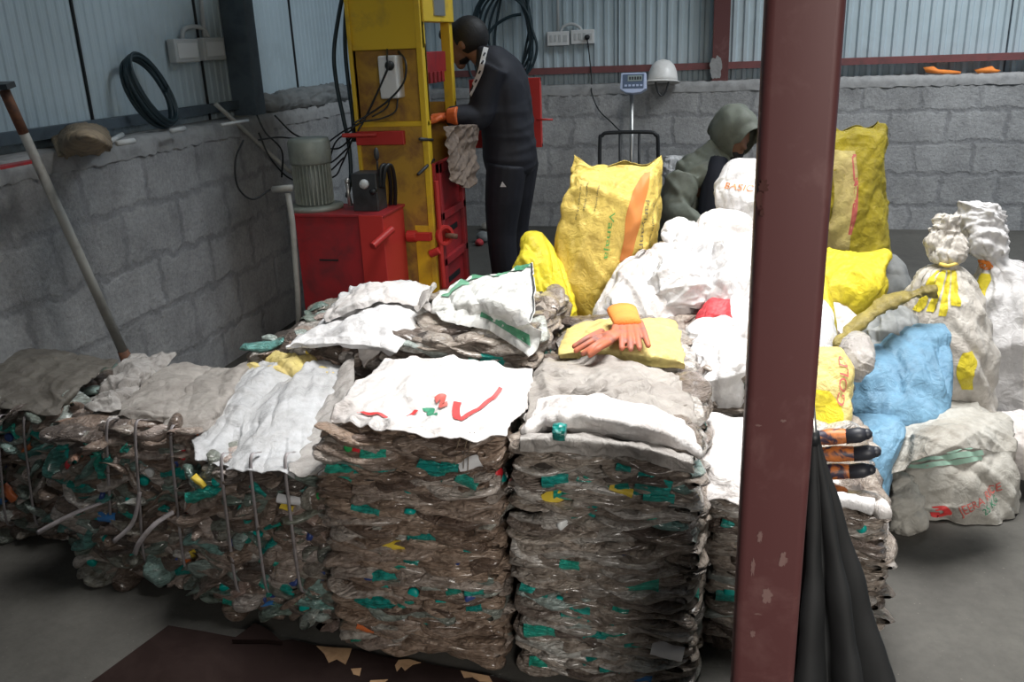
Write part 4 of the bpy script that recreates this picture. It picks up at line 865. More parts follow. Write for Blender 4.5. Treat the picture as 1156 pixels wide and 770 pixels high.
# red door on the +X side
f = MB(); f.box(X1, X1+.018, Y0+.015, Y1-.06, .12, .93)
for a_, b_, c_, d_ in ((Y0+.015, Y0+.055, .12, .93), (Y1-.10, Y1-.06, .12, .93), (Y0+.015, Y1-.06, .12, .17), (Y0+.015, Y1-.06, .40, .44), (Y0+.015, Y1-.06, .64, .68), (Y0+.015, Y1-.06, .88, .93)): f.box(X1+.018, X1+.04, a_, b_, c_, d_)
dr = f.build('chamber_door', M['red'], pr, bevel=.003)
f = MB(); [f.box(X1+.018, X1+.022, Y0+.12, Y1-.18, z-.012, z+.018) for z in (.30, .56)]; f.build('door_slot', M['black'], pr)
MB().box(X1+.02, X1+.035, Y1-.06, Y1-.04, .15, .9).build('guide_strip', M['tan'], pr)
Ty = Matrix.Rotation(PI/2, 4, 'X')
f = MB(); c = (X1+.05, Y0-.0, .57); f.lathe([(.035, -.012), (.052, -.012), (.052, .012), (.035, .012), (.035, -.012)], c, 24, Matrix.Rotation(PI/2, 4, 'Y') @ Matrix.Rotation(.6, 4, 'X')); f.box(X1-.13, X1-.01, Y0-.05, Y0-.015, .55, .59); f.tube([(X1-.14, Y0-.03, .57), (X1-.09, Y0-.03, .57)], .03, 14); f.tube([(X1-.02, Y0-.04, .48), (X1+.03, Y0-.04, .50)], .02, 12); f.tube([(X1+.03, Y0-.02, .85), (X1+.035, Y0-.02, .3)], .012, 10)
f.build('door_latch', M['brightred'], pr, bevel=.002)
MB().tube([(X1+.05, Y0+.02, .565), (X1+.11, Y0+.02, .56)], .014, 12).build('latch_pin', M['rust'], pr, True)
# red lever arm
f = MB(); a = P(402, 156, y=4.22); b = P(456, 157, y=4.22); f.box(a[0]+.0, b[0], 4.215, 4.245, a[2]-.035, a[2]+.032); f.tube([P(386, 153, y=4.15), P(425, 152, y=4.2)], .011, 10)
f.build('lever_arm', M['brightred'], pr, bevel=.003)
f = MB(); [f.tube([P(a_, b_, y=4.15), P(c_, d_, y=4.3)], .008, 8) for a_, b_, c_, d_ in ((474, 157, 488, 158), (472, 197, 490, 180))]; f.build('release_handle', M['darkgrey'], pr, True)
# switch box with cables
a = P(429, 63, y=4.22); b = P(454, 113, y=4.22)
sb = MB().box(a[0], b[0]-.003, 4.18, 4.28, b[2]+.01, a[2]).build('switch_box', M['white'], pr, bevel=.008)
c = P(440, 74, y=4.17); MB().lathe([(.016, 0), (.022, .004), (.022, .02), (.012, .03), (.001, .03)], (c[0], 4.18, c[2]), 16, Ty).build('plug', M['black'], sb, True)
def cable(name, pts, r, mat, parent=None, n=8): return MB().tube(smooth_path([pt(p) for p in pts], n), r, 8).build(name, M[mat] if isinstance(mat, str) else mat, parent, True)
cable('power_cable', [(437, 55, 0, 4.26), (437, 66, 0, 4.16), (438, 76, 0, 4.14), (428, 100, 0, 4.15), (415, 128, 0, 4.15), (404, 148, 0, 4.12)], .005, 'black', pr)
cable('power_cable', [(450, 58, 0, 4.26), (458, 70, 0, 4.17), (456, 92, 0, 4.15), (440, 112, 0, 4.15), (418, 128, 0, 4.14), (398, 140, 0, 4.1)], .005, 'black', pr)
cable('power_cable', [(449, 112, 0, 4.2), (446, 126, 0, 4.17), (430, 134, 0, 4.15), (408, 138, 0, 4.12), (396, 146, 0, 4.1)], .004, 'black', pr)
cable('power_cable', [(440, 112, 0, 4.2), (436, 122, 0, 4.17), (420, 132, 0, 4.14)], .004, 'black', pr)
# swung-open upper red door
f = MB(); a = P(530, 90, y=5.2); b = P(612, 166, y=5.2); f.box(a[0], b[0], 5.185, 5.2, b[2], a[2]); 
for q in ((a[0], b[0], b[2], b[2]+.02), (a[0], b[0], a[2]-.02, a[2]), (a[0], a[0]+.02, b[2], a[2]), (b[0]-.02, b[0], b[2], a[2])): f.box(q[0], q[1], 5.2, 5.225, q[2], q[3])
f.box(X1-.04, a[0]+.03, 4.74, 5.20, a[2]-.2, a[2]-.14)
od = f.build('open_upper_door', M['brightred'], pr, bevel=.002); MB().tube([P(606, 135, y=5.18), P(624, 135, y=5.18)], .006, 8).build('door_handle', M['brightred'], od, True)
# ragged sacking hung on the side
V = [[P(490, 141, y=4.30), P(505, 140, y=4.38), P(518, 139, y=4.5), P(530, 140, y=4.62)], [P(494, 165, y=4.30), P(505, 165, y=4.38), P(518, 165, y=4.5), P(528, 163, y=4.62)], [P(497, 190, y=4.30), P(508, 192, y=4.38), P(518, 194, y=4.5), P(527, 192, y=4.62)], [P(498, 203, y=4.3), P(508, 207, y=4.38), P(518, 211, y=4.5), P(526, 205, y=4.62)]]
V = [[q+np.array([.05, 0, 0]) for q in r_] for r_ in V]
o, g = sheet('tattered_sacking', V, M['burlap'], 71, .016, 9, pts=True); tag(o, 'tattered brown sacking hanging on the open side of the baling press', 'sacking')

# hydraulic tank with motor, pump
tkx0, tkx1, ty0, ty1, tz = -2.07, -1.60, 3.95, 4.22, .72
hp = empty('hydraulic_power_unit', (-1.83, 4.1, 0), 'red hydraulic tank with a grey-green electric motor and a dark valve block on top', 'hydraulic unit')
MB().box(tkx0, tkx1-.13, ty0, 4.225, .04, tz).build('tank', M['red'], hp, bevel=.004)
f = MB(); f.box(tkx1-.125, tkx1, ty0-.02, 4.22, .04, tz+.01); f.tube([(tkx1-.03, ty0-.10, .60), (tkx1+.03, ty0+.02, .66)], .018, 12); f.build('side_guard', M['brightred'], hp, bevel=.003)
MB().box(tkx0-.01, tkx1+.005, ty0-.015, 4.235, tz, tz+.014).build('tank_lid', M['red'], hp, bevel=.003)
MB().box(-1.96, -1.86, ty0-.004, ty0, .50, .508).build('tank_seam', M['black'], hp)
mc = P(356, 230, y=4.1); mx, my = mc[0], 4.1
def zat(py, y=4.1): return P(356, py, y=y)[2]
z0_, z1_, z2_ = tz+.014, zat(182), zat(155)
mo = MB().lathe([(.082, z0_+.02), (.082, z1_)], (mx, my, 0), 32).build('motor_housing', M['motor_fin'], hp, True)
f = MB(); [f.box(-.003, .003, .078, .096, z0_+.03, z1_-.005, Matrix.Translation((mx, my, 0)) @ Matrix.Rotation(2*PI*k/30, 4, 'Z')) for k in range(30)]; f.build('cooling_fins', M['motor'], mo)
MB().lathe([(.098, z1_-.01), (.104, z1_), (.104, z2_-.02), (.095, z2_-.003), (.06, z2_), (.001, z2_)], (mx, my, 0), 32).build('fan_cowl', M['motor'], hp, True)
MB().lathe([(.14, z0_), (.14, z0_+.018), (.10, z0_+.022), (.001, z0_+.022)], (mx, my, 0), 28).build('motor_flange', M['motor'], hp, True)
a = P(398, 195, y=4.05); b = P(430, 232, y=4.05)
vb = MB().box(a[0], b[0], 4.02, 4.14, tz+.012, a[2]).build('valve_block', M['darkgrey'], hp, bevel=.006)
c = P(411, 208, y=4.01); MB().lathe([(.022, 0), (.024, .01), (.018, .028), (.001, .03)], (c[0], 4.02, c[2]), 18, Ty).build('pressure_gauge', M['offwhite'], vb, True)
c = P(422, 216, y=4.01); MB().lathe([(.014, 0), (.014, .03), (.001, .032)], (c[0], 4.02, c[2]), 14, Ty).build('port_fitting', M['black'], vb, True)
f = MB(); a = P(392, 205, y=4.05); f.tube([a, a+np.array([0, 0, -.06]), a+np.array([.005, 0, -.12])], [.012, .008, .012], 12); f.ell(a, (.014, .014, .02), 10); f.build('chrome_fitting', M['steel'], vb, True)
f = MB(); a = P(427, 198, y=4.02); b = P(425, 176, y=4.0); f.tube([a, b], .005, 8); f.ell(P(425, 174, y=4.0), (.013, .013, .032), 12); f.build('control_lever', M['darkgrey'], vb, True)
for dx in (0, 5): cable('hydraulic_hose', [(430+dx*.5, 212, 0, 4.03), (430+dx, 190, 0, 4.03), (437+dx, 188, 0, 4.08), (441+dx, 208, 0, 4.15), (441+dx, 232, 0, 4.20), (440+dx, 246, 0, 4.22)], .010, 'black', hp)
c = P(442, 250, y=4.21); MB().ell(c, (.035, .02, .045), 16).build('hose_coupling', M['yellow'], hp, True)
# tall hoses beside the press
hs = empty('hydraulic_hoses', P(388, 150, y=4.45).tolist(), 'pair of dark hoses hanging in long loops left of the yellow press', 'hose')
cable('hose', [(390, -20, 0, 4.5), (382, 20, 0, 4.45), (377, 60, 0, 4.4), (380, 95, 0, 4.4), (387, 130, 0, 4.38), (394, 165, 0, 4.36), (396, 200, 0, 4.34), (392, 222, 0, 4.25)], .011, 'hose', hs)
cable('hose', [(394, -20, 0, 4.5), (390, 20, 0, 4.45), (390, 60, 0, 4.42), (394, 100, 0, 4.4), (398, 130, 0, 4.38), (400, 160, 0, 4.37)], .011, 'hose', hs)
# tangled cables over the left wall
tg = empty('cable_tangle', P(370, 165, y=4.6).tolist(), 'tangle of thin black cables between the motor and the press', 'cables')
for pts in ([(402, 150, 0, 4.2), (380, 168, 0, 4.35), (350, 160, 0, 4.5), (318, 155, 0, 4.3), (292, 158, 0, 4.0)], [(400, 152, 0, 4.2), (386, 185, 0, 4.35), (376, 200, 0, 4.4), (345, 205, 0, 4.4), (325, 200, 0, 4.2), (305, 178, 0, 4.1), (292, 150, 0, 4.1)],
        [(398, 146, 0, 4.2), (378, 162, 0, 4.35), (372, 192, 0, 4.4), (388, 178, 0, 4.35)], [(405, 140, 0, 4.2), (385, 150, 0, 4.3), (365, 168, 0, 4.4), (372, 184, 0, 4.4), (395, 165, 0, 4.3)], [(310, 130, 0, 4.3), (330, 150, 0, 4.35), (345, 156, 0, 4.45), (368, 158, 0, 4.5)],
        [(275, 158, 0, 3.85), (266, 180, 0, 3.8), (268, 210, 0, 3.8), (285, 225, 0, 3.85), (305, 214, 0, 3.95)], [(290, 130, 0, 4.1), (300, 150, 0, 4.1), (318, 170, 0, 4.15), (318, 200, 0, 4.2)]):
    cable('cable', pts, .0045, 'black', tg)

# ------------------------------------------------------------------ left wall objects
ZL = HT+.03
def on_left(px, py, x=XL-.10): return P(px, py, x=x)
def switchbox(name, label, px0, px1, py0, py1, wall, group):
    root = None
    if wall == 'left':
        a = P(px0, py0, x=XL-.17); b = P(px1, py1, x=XL-.17); ym = sorted((a[1], b[1])); z = (a[2]+b[2])/2; hh = .055
        o = MB().box(XL-.192, XL-.15, ym[0], ym[1], z-hh, z+hh).build(name, M['offwhite'], None, bevel=.006); tag(o, label, 'switch box', group)
        MB().box(XL-.15, XL-.146, ym[0]+.02, ym[1]-.02, z-hh+.02, z+hh-.02).build('face_plate', M['white'], o, bevel=.002)
    else:
        a = P(px0, py0, y=YB+.16); b = P(px1, py1, y=YB+.16)
        o = MB().box(a[0], b[0], YB+.13, YB+.185, b[2], a[2]).build(name, M['white'], None, bevel=.005); tag(o, label, 'switch box', group)
        for k in range(3): u = a[0]+(b[0]-a[0])*(.14+.2*k); MB().box(u, u+.022, YB+.125, YB+.131, b[2]+.03, a[2]-.025).build('switch', M['offwhite'], o, bevel=.002)
        u = a[0]+(b[0]-a[0])*.76; MB().box(u, u+.028, YB+.126, YB+.131, b[2]+.03, a[2]-.03).build('socket', M['offwhite'], o)
    return o
SG = 'white switch boxes'
switchbox('switch_box', 'white switch box on the left cladding, further from the slate post', 192, 223, 46, 68, 'left', SG)
o = switchbox('switch_box', 'white switch box on the left cladding, next to the slate post', 225, 252, 44, 66, 'left', SG)
q = P(228, 20, x=XL-.18)
o = MB().tube([P(231, 45, x=XL-.18), P(224, -30, x=XL-.18)], .011, 10).build('conduit', M['offwhite'], None, True); tag(o, 'white conduit pipe running up the left cladding from the switch boxes', 'conduit')
o = cable('conduit_bend', [(206, 46, 0, P(206, 46, x=XL-.18)[1]), (207, 34, 0, P(207, 34, x=XL-.18)[1]), (217, 30, 0, P(217, 30, x=XL-.18)[1]), (230, 33, 0, P(230, 33, x=XL-.18)[1]), (236, 45, 0, P(236, 45, x=XL-.18)[1])], .011, 'offwhite'); tag(o, 'curved white conduit looping over the switch boxes on the left cladding', 'conduit')
a = switchbox('switch_box', 'white switch box on the back cladding, left of the one with the plug', 618, 643, 36, 51, 'back', SG)
b_ = switchbox('switch_box', 'white switch box on the back cladding with a black plug and cable', 645, 671, 34, 49, 'back', SG)
c = P(663, 42, y=YB+.12); MB().lathe([(.02, 0), (.02, .03), (.01, .045), (.001, .045)], (c[0], YB+.128, c[2]), 14, Ty).build('plug', M['black'], b_, True)
o = cable('charger_cable', [(663, 45, 0, 7.36), (665, 60, 0, 7.36), (668, 90, 0, 7.33), (668, 105, 0, 7.22), (676, 124, 0, 7.15), (690, 138, 0, 7.05), (702, 149, 0, 6.9), (711, 150, 0, 6.8)], .005, 'black'); tag(o, 'thin black cable from the plug down to the weighing scale pole', 'cable')
o = MB().tube([P(630, 35, y=YB+.15), P(629, -60, y=YB+.15)], .012, 10).build('conduit', M['offwhite'], None, True); tag(o, 'white conduit pipe running up the back cladding', 'conduit')
o = cable('conduit_bend', [(633, 36, 0, 7.41), (636, 30, 0, 7.41), (645, 27, 0, 7.41), (653, 30, 0, 7.41), (657, 35, 0, 7.41)], .012, 'offwhite'); tag(o, 'curved white conduit looping over the back switch boxes', 'conduit')
o = MB().tube([P(613, 101, y=YB+.04), P(655, 99, y=YB+.04)], .006, 8).build('thin_rod', M['offwhite'], None, True); tag(o, 'thin pale rod lying on the back wall ledge beside the red door', 'rod')
# cable coil on the ledge
cc = P(163, 124, x=XL-.11); q = []
r = random.Random(3); mbs = []
co_ = empty('cable_coil', cc.tolist(), 'dark coil of cable leaning on the left cladding above the ledge', 'cable coil')
for k in range(7):
    pts = []; ph = r.uniform(0, 6)
    for t in np.linspace(0, 2*PI, 24):
        uy = .115*math.cos(t)*(1+r.uniform(-.01, .01))+.005*k; uz = .150*math.sin(t)+.004*k
        uy2 = uy - .25*uz; pts.append((XL-.11+.04*math.sin(t+ph)*.3-.25*uz+.005*k, cc[1]+uy2+.04, ZL+.165+uz))
    MB().tube(smooth_path(pts, 2), .0085, 8).build('cable_loop', M['hose'], co_, True)
# coil of black hoses on the back cladding behind the standing person
hc = empty('hose_coil', P(590, 60, y=7.3).tolist(), 'big coil of black hoses hung on the back cladding behind the standing person', 'hose coil')
for k in range(7):
    pts = []; cx, cz = P(590-2*k, 50, y=7.28)[0], P(590, 42+3*k, y=7.28)[2]; rx, rz = .14+.022*k, .33+.012*k
    for t in np.linspace(-.3, 2*PI-.3, 26): pts.append((cx-.10+rx*math.cos(t)+.02*math.sin(3*t+k), 7.36-.016*k, cz+.06+rz*math.sin(t)))
    MB().tube(smooth_path(pts, 3), .010, 8).build('hose_loop', M['hose'], hc, True)
cable('hose_end', [(600, -20, 0, 7.3), (596, 5, 0, 7.28), (600, 30, 0, 7.26), (606, 52, 0, 7.26), (602, 72, 0, 7.26), (590, 90, 0, 7.26)], .011, 'hose', hc)
cable('hose_end', [(548, 42, 0, 7.3), (560, 28, 0, 7.3), (575, 19, 0, 7.3), (588, 16, 0, 7.3)], .012, 'hose', hc)
cable('thin_cable', [(541, -10, 0, 7.38), (542, 15, 0, 7.38), (540, 40, 0, 7.38)], .006, 'black', hc)
# ledge items
def ledge(px, py): return P(px, py, z=ZL)
o, g = sheet('cloth_hat', [[P(60, 150, z=ZL+.02), P(75, 138, z=ZL+.07), P(95, 138, z=ZL+.09), P(112, 140, z=ZL+.06), P(124, 152, z=ZL+.02)], [P(63, 165, z=ZL+.02), P(78, 155, z=ZL+.08), P(98, 152, z=ZL+.10), P(114, 155, z=ZL+.08), P(126, 163, z=ZL+.02)], [P(72, 175, z=ZL+.006), P(85, 173, z=ZL+.015), P(100, 172, z=ZL+.02), P(112, 171, z=ZL+.015), P(122, 168, z=ZL+.006)]], M['tan'], 81, .006, 9, pts=True, thick=.006); tag(o, 'tan dusty crumpled cloth cap lying on the left wall ledge', 'cap')
o, g = sheet('dusty_flap', [[P(52, 128, z=ZL+.10), P(58, 135, z=ZL+.08), P(64, 142, z=ZL+.06)], [P(56, 150, z=ZL+.05), P(63, 155, z=ZL+.04), P(70, 160, z=ZL+.03)], [P(66, 175, z=ZL+.006), P(70, 175, z=ZL+.006), P(76, 174, z=ZL+.006)]], M['tan'], 82, .004, 9, pts=True, thick=.004); tag(o, 'stiff brown flap leaning left of the dusty cap on the ledge', 'scrap')
for i, (a, b, r_) in enumerate((((124, 160), (138, 152), .010), ((132, 162), (151, 159), .011), ((193, 148), (208, 145), .011), ((250, 141), (280, 136), .007))):
    o = MB().tube([P(a[0], a[1], z=ZL+.012+.006*(i == 1)), P(b[0], b[1], z=ZL+.012+.006*(i == 1))], r_, 12).build('pipe_offcut', M['offwhite'], None, True); o['category'] = 'pipe offcut'; o['group'] = 'white pipe offcuts on the ledge'; o['label'] = ('short white pipe offcut touching the dusty cap', 'short white pipe offcut between the cap and the cable coil', 'short white pipe offcut right of the cable coil', 'thin white pipe offcut beside the slate post')[i]
a = P(243, 117, x=XL-.04); b = P(290, 160, x=XL+.05); c = P(343, 208, x=XL+.22)
o = MB().tube(smooth_path([a, b, c], 6), .011, 12).build('leaning_pipe', M['pipe'], None, True); tag(o, 'thin dirty white pipe sloping from the left ledge towards the motor', 'pipe')
c0 = P(302, 128, x=XL-.08); c1 = P(392, 112, x=XL-.08)
R_ = [((XL-.09, c0[1]+(c1[1]-c0[1])*.5, ZL+h_), .09*k_, (c1[1]-c0[1])*.5*k_, 0) for h_, k_ in ((.002, .85), (.03, 1), (.06, .98), (.09, .8), (.105, .4))]
G = sackgrid(R_, 140, 60, 2.4, 83, .02, 8); G[..., 2] = np.maximum(G[..., 2], ZL+.001)
o = link('cement_bag', gridmesh(G, True, True, True, 'bag'), M['grey_cloth']); tag(o, 'flattened dusty grey cement bag on the left wall ledge behind the motor', 'bag')
o = slab('red_scrap', [(0, 186), (35, 180), (36, 182), (0, 189)], ZL, ZL+.008, M['red']); tag(o, 'thin red strip lying on the left ledge near the image edge', 'strip')
# long leaning pole, T-pipe
a = P(2, 96, y=2.55); b = P(146, 412, y=2.78)
lp = empty('leaning_pole', b.tolist(), 'long dirty white pole with a rusty top leaning in front of the left wall', 'pole')
d = b-a; MB().tube([a+d*.13, b], [.016, .018], 16).build('shaft', M['pipe'], lp, True); MB().tube([a+d*.015, a+d*.15], .017, 16).build('rusty_sleeve', M['rust'], lp, True)
MB().box(-.035, .035, -.02, .02, -.006, .012, Matrix.Translation(Vector(a+d*.005)) @ Matrix.Rotation(.2, 4, 'X')).build('end_plate', M['darkgrey'], lp); MB().tube([b-d*.06, b+d*.03], [.02, .027], 14).build('rusty_foot', M['rust'], lp, True)
a = P(325, 215, y=3.95)
o = MB().tube([P(325, 218, y=3.9), P(330, 250, y=3.9), P(336, 330, y=3.9), P(338, 390, y=3.9)], .014, 12).tube([P(308, 214, y=3.9), P(330, 212, y=3.9)], .016, 12).build('tee_pipe', M['pipe'], None, True); tag(o, 'upright dirty white pipe with a T-shaped top standing left of the red tank', 'pipe')

# ------------------------------------------------------------------ scale, hat, small things at the back wall
ys = 6.8
sc = empty('platform_scale', (-.71, ys, 0), 'platform weighing scale with a pale blue indicator on a pole and black rail', 'weighing scale')
MB().tube([(-.72, ys, .04), (-.72, ys, 1.1)], .016, 14).build('pole', M['steel'], sc, True)
f = MB(); a = P(677, 150, y=ys-.1); b = P(743, 150, y=ys-.1); zt = a[2]
f.tube(smooth_path([(a[0], ys-.1, .08), (a[0], ys-.1, zt-.10), (a[0]+.02, ys-.1, zt-.02), (a[0]+.08, ys-.1, zt), (b[0]-.08, ys-.1, zt), (b[0]-.02, ys-.1, zt-.02), (b[0], ys-.1, zt-.10), (b[0], ys-.1, .08)], 8), .014, 10)
for u in (.35, .68): x = a[0]+(b[0]-a[0])*u; f.tube([(x, ys-.1, .08), (x, ys-.1, zt)], .010, 8)
f.build('rail', M['black'], sc, True); MB().box(-1.0, -.42, 6.2, 6.82, .03, .08).build('platform', M['steel'], sc, bevel=.006)
f = MB(); [f.box(x, x+.04, y, y+.04, 0, .03) for x in (-.98, -.48) for y in (6.22, 6.76)]; f.build('feet', M['black'], sc)
a = P(701, 83, y=ys-.05); b = P(729, 106, y=ys-.05); W_ = b[0]-a[0]; cz = (a[2]+b[2])/2; cx = (a[0]+b[0])/2; H_ = a[2]-b[2]
Mi = Matrix.Translation((cx, ys-.04, cz)) @ Matrix.Rotation(-.25, 4, 'X')
f = MB(); pr2 = [(-W_/2, H_/2), (W_/2, H_/2), (W_/2+.006, -H_*.28), (W_*.3, -H_*.46), (0, -H_/2), (-W_*.3, -H_*.46), (-W_/2-.006, -H_*.28)]
V = [tuple(Mi @ Vector((x, y, z))) for y in (-.025, .035) for x, z in pr2]; n = 7
f.add(V, [tuple(range(n)), tuple(range(n, 2*n))[::-1]]+[(i, n+i, n+(i+1) % n, (i+1) % n) for i in range(n)])
ind = f.build('indicator', M['paleblue'], sc, bevel=.006)
MB().box(-W_*.42, W_*.42, -.029, -.024, -H_*.25, H_*.42, Mi).build('indicator_face', M['panelblue'], ind)
MB().box(-W_*.22, W_*.36, -.032, -.028, H_*.08, H_*.36, Mi).build('display', M['screen'], ind)
f = MB(); [f.box(-W_*.16+i*.019, -W_*.16+i*.019+.012, -.034, -.031, H_*.15, H_*.29, Mi) for i in range(5)]; f.build('digits', M['darkgrey'], ind)
f = MB(); [f.box(-W_*.34+i*.028, -W_*.34+i*.028+.018, -.032, -.028, -H_*.17, -H_*.08, Mi) for i in range(5)]; f.build('keys', M['paleblue'], ind)
c = P(748, 92, y=7.16); ht = empty('hard_hat', c.tolist(), 'white hard hat hanging on the back wall beside the scale indicator', 'hard hat')
Mh = Matrix.Rotation(-.18, 4, 'X')
def hatprof(n=28):
    V = []; prof = [(.115, .0), (.113, .03), (.106, .07), (.088, .115), (.058, .145), (.02, .158), (.001, .159)]
    return prof
MB().lathe([(.115, 0), (.113, .03), (.106, .075), (.086, .12), (.055, .15), (.02, .162), (.001, .163)], c, 28, Mh).build('shell', M['hat'], ht, True)
V = []; n = 28
for r_ in (0, 1):
    for j in range(n):
        t = 2*PI*j/n; e = (.022+.05*max(0, math.cos(t-PI)))*r_; rr_ = .113+e; v = Mh @ Vector((rr_*math.cos(t), rr_*math.sin(t), -.012*r_)); V.append((v[0]+c[0], v[1]+c[1], v[2]+c[2]))
o = link('brim', mesh(V, [(j, (j+1) % n, n+(j+1) % n, n+j) for j in range(n)], 'b'), M['hat'], ht); o.modifiers.new('t', 'SOLIDIFY').thickness = .004
MB().tube(smooth_path([c+np.array([-.05, -.06, 0]), c+np.array([-.03, -.07, -.07]), c+np.array([0, -.07, -.10]), c+np.array([.03, -.07, -.07]), c+np.array([.05, -.06, 0])], 6), .007, 8).build('chin_strap', M['darkgrey'], ht, True)
for i, pts in enumerate(([(1043, 79), (1055, 78), (1060, 81), (1075, 82), (1085, 83), (1084, 85), (1060, 85), (1046, 84)], [(1101, 80), (1112, 78), (1121, 76), (1124, 79), (1130, 80), (1126, 82), (1104, 83)])):
    T = [P(x, y, y=YB+.05) for x, y in pts]; cx_ = np.mean(T, 0); mb = MB(); r = random.Random(i); 
    T = [(cx_+(t-cx_)*np.array([1, 1, 1.1])) for t in T]; V = [tuple(t) for t in T]+[(t[0], t[1]+.05, t[2]+.004) for t in T]; n = len(T)
    o = link('orange_cloth', mesh(V, [tuple(range(n))[::-1], tuple(range(n, 2*n))]+[(k, (k+1) % n, n+(k+1) % n, n+k) for k in range(n)], 'o'), M['glove_o']); o.data.transform(Matrix.Translation((0, 0, HT-min(t[2] for t in T)+.002)))
    tag(o, ('longer strip of orange cloth on the back wall ledge', 'shorter strip of orange cloth on the back wall ledge near the right edge')[i], 'cloth scrap', 'orange rags on the ledge')
o, g = sack('plastic_bag', [(205, 752, 764, 6.6, .03), (195, 749, 770, 6.6, .05), (182, 749, 774, 6.6, .04), (176, 750, 776, 6.6, .02)], M['pp_clean'], 'small white plastic bag hanging between the scale and the hooded person', 'bag', seed=84, amp=.012, freq=14)
o2, g = sack('cardboard_box', [(275, 738, 748, 5.5, .05), (254, 738, 748, 5.5, .05), (253, 739, 747, 5.5, .045)], M['white'], 'small red and white carton end beside the big yellow sack', 'carton', seed=85, amp=.001, n_exp=9)
for i, (x, y, r_, mt_) in enumerate(((545, 268, .05, 'grey_cloth'), (548, 256, .035, 'dirty_white'), (533, 250, .025, 'darkgrey'), (541, 274, .03, 'redmesh'), (601, 251, .025, 'darkgrey'))):
    c = P(x, y, z=r_*.8); G = sackgrid([((c[0], c[1], r_*s_), r_*k, r_*k, 0) for s_, k in ((.02, .5), (.4, .95), (1, 1.1), (1.5, .8), (1.8, .2))], 30, 24, 2, 90+i, .008, 16); G[..., 2] = np.maximum(G[..., 2], .002)
    o = link('rag_ball', gridmesh(G, True, True, True, 'rag'), M[mt_]); tag(o, ('grey rag ball on the floor behind the press door', 'pale rag ball on the floor nearest the back wall', 'small dark rag ball on the floor by the press', 'small red rag ball on the floor behind the press', 'small dark lump at the foot of the back wall right of the standing person')[i], 'rag', 'rags on the floor by the back wall')

# ------------------------------------------------------------------ standing person
pp = empty('person', (-1.24, 4.87, 0), 'person in a black tracksuit with a white sleeve stripe standing bent over the press', 'person', 'people')
A = lambda px, py, y: P(px, py, y=y)
yM = 4.87
hd = A(524, 46, yM); nk = A(545, 66, yM); 
Rh = Matrix.Rotation(-.55, 4, 'Y')
b = MB(); b.ell(hd+np.array([.01, 0, .01]), (.098, .078, .105), 24, Rh); b.ell(hd+np.array([-.035, 0, -.055]), (.062, .055, .07), 18, Rh)
fd = np.array([-.86, 0, -.5]); ud = np.array([-.5, 0, .86])
b.tube([hd+fd*.085+ud*-.005, hd+fd*.112-ud*.03], [.012, .016], 10); b.ell(hd+fd*.095-ud*.062, (.02, .028, .012), 10); b.ell(hd+fd*.085-ud*.095, (.028, .032, .025), 12)
for s in (-1, 1): b.ell(hd-fd*.0-ud*.02+np.array([0, s*.078, 0]), (.02, .010, .030), 12); b.ell(hd+fd*.088+ud*.002+np.array([0, s*.03, 0]), (.012, .018, .01), 10)
b.tube([hd-fd*.02-ud*.04, nk, A(558, 80, yM)], [.058, .056, .06], 16)
hipc = np.array([-1.20, yM, .88]); shc = A(564, 98, yM)
b.tube([shc, (shc+hipc)/2, hipc], [.12, .115, .125], 18)
elb = {}; 
SHL = np.array([-1.235, yM-.16, 1.37]); ELL = A(541, 132, yM-.2); WRL = A(506, 131, 4.56)
SHR = np.array([-1.235, yM+.16, 1.37]); ELR = np.array([-1.36, yM+.15, 1.10]); WRR = np.array([-1.47, yM-.12, 1.13])
for S, E_, W2 in ((SHL, ELL, WRL), (SHR, ELR, WRR)): b.tube([S, E_, W2], [.045, .038, .026], 14)
def hand(b, W2, dirn, up, s=1):
    dirn = dirn/np.linalg.norm(dirn); side = np.cross(dirn, up); side /= np.linalg.norm(side); up = np.cross(side, dirn)
    pc = W2+dirn*.05; b.tube([W2, W2+dirn*.04, W2+dirn*.085], [.024, .034, .036], 12, flat=.55)
    for k in range(4):
        o_ = side*(-.03+.02*k); l = (.06, .07, .066, .05)[k]; p0 = W2+dirn*.08+o_
        b.tube([p0, p0+dirn*l*.5-up*.008, p0+dirn*l*.8-up*.03], [.0105, .0098, .009], 8); b.ell(p0+dirn*l*.8-up*.03, (.009,)*3, 8)
    p0 = W2+dirn*.035-side*.03*s; b.tube([p0, p0-side*.025*s+dirn*.025-up*.01, p0-side*.03*s+dirn*.05-up*.015], [.013, .011, .009], 8)
for s, (E_, W2) in enumerate(((ELL, WRL), (ELR, WRR))): hand(b, W2, np.array([-.9, -.1, -.1]), np.array([0, 0, 1.]))
legs = []
for s, dx in ((-1, .0), (1, .03)):
    H = np.array([-1.20+dx, yM+s*.085, .86]); K = np.array([-1.235+dx, yM+s*.09, .47]); F_ = np.array([-1.22+dx, yM+s*.095, .08]); legs.append((H, K, F_))
    b.tube([H, K, F_], [.085, .058, .04], 14); b.tube([F_+np.array([.03, 0, -.04]), F_+np.array([-.08, 0, -.045]), F_+np.array([-.17, 0, -.055])], [.035, .035, .024], 12, flat=1.0)
fuse('body', b, M['skin'], pp, .008, 4)
b = MB(); b.ell(hd+np.array([.030, 0, .022]), (.108, .090, .108), 24, Rh); b.ell(hd+fd*.045+ud*.085, (.065, .07, .04), 16, Rh); b.ell(hd-fd*.06-ud*.03, (.045, .07, .06), 14)
G = b; o = fuse('hair', b, M['hair'], pp, .008, 2); V = np.array([v.co[:] for v in o.data.vertices]); nn = np.array([v.normal[:] for v in o.data.vertices]); 
Wm = V; rel = Wm-hd; keep = (rel@fd > .045) & (rel@ud < .055)
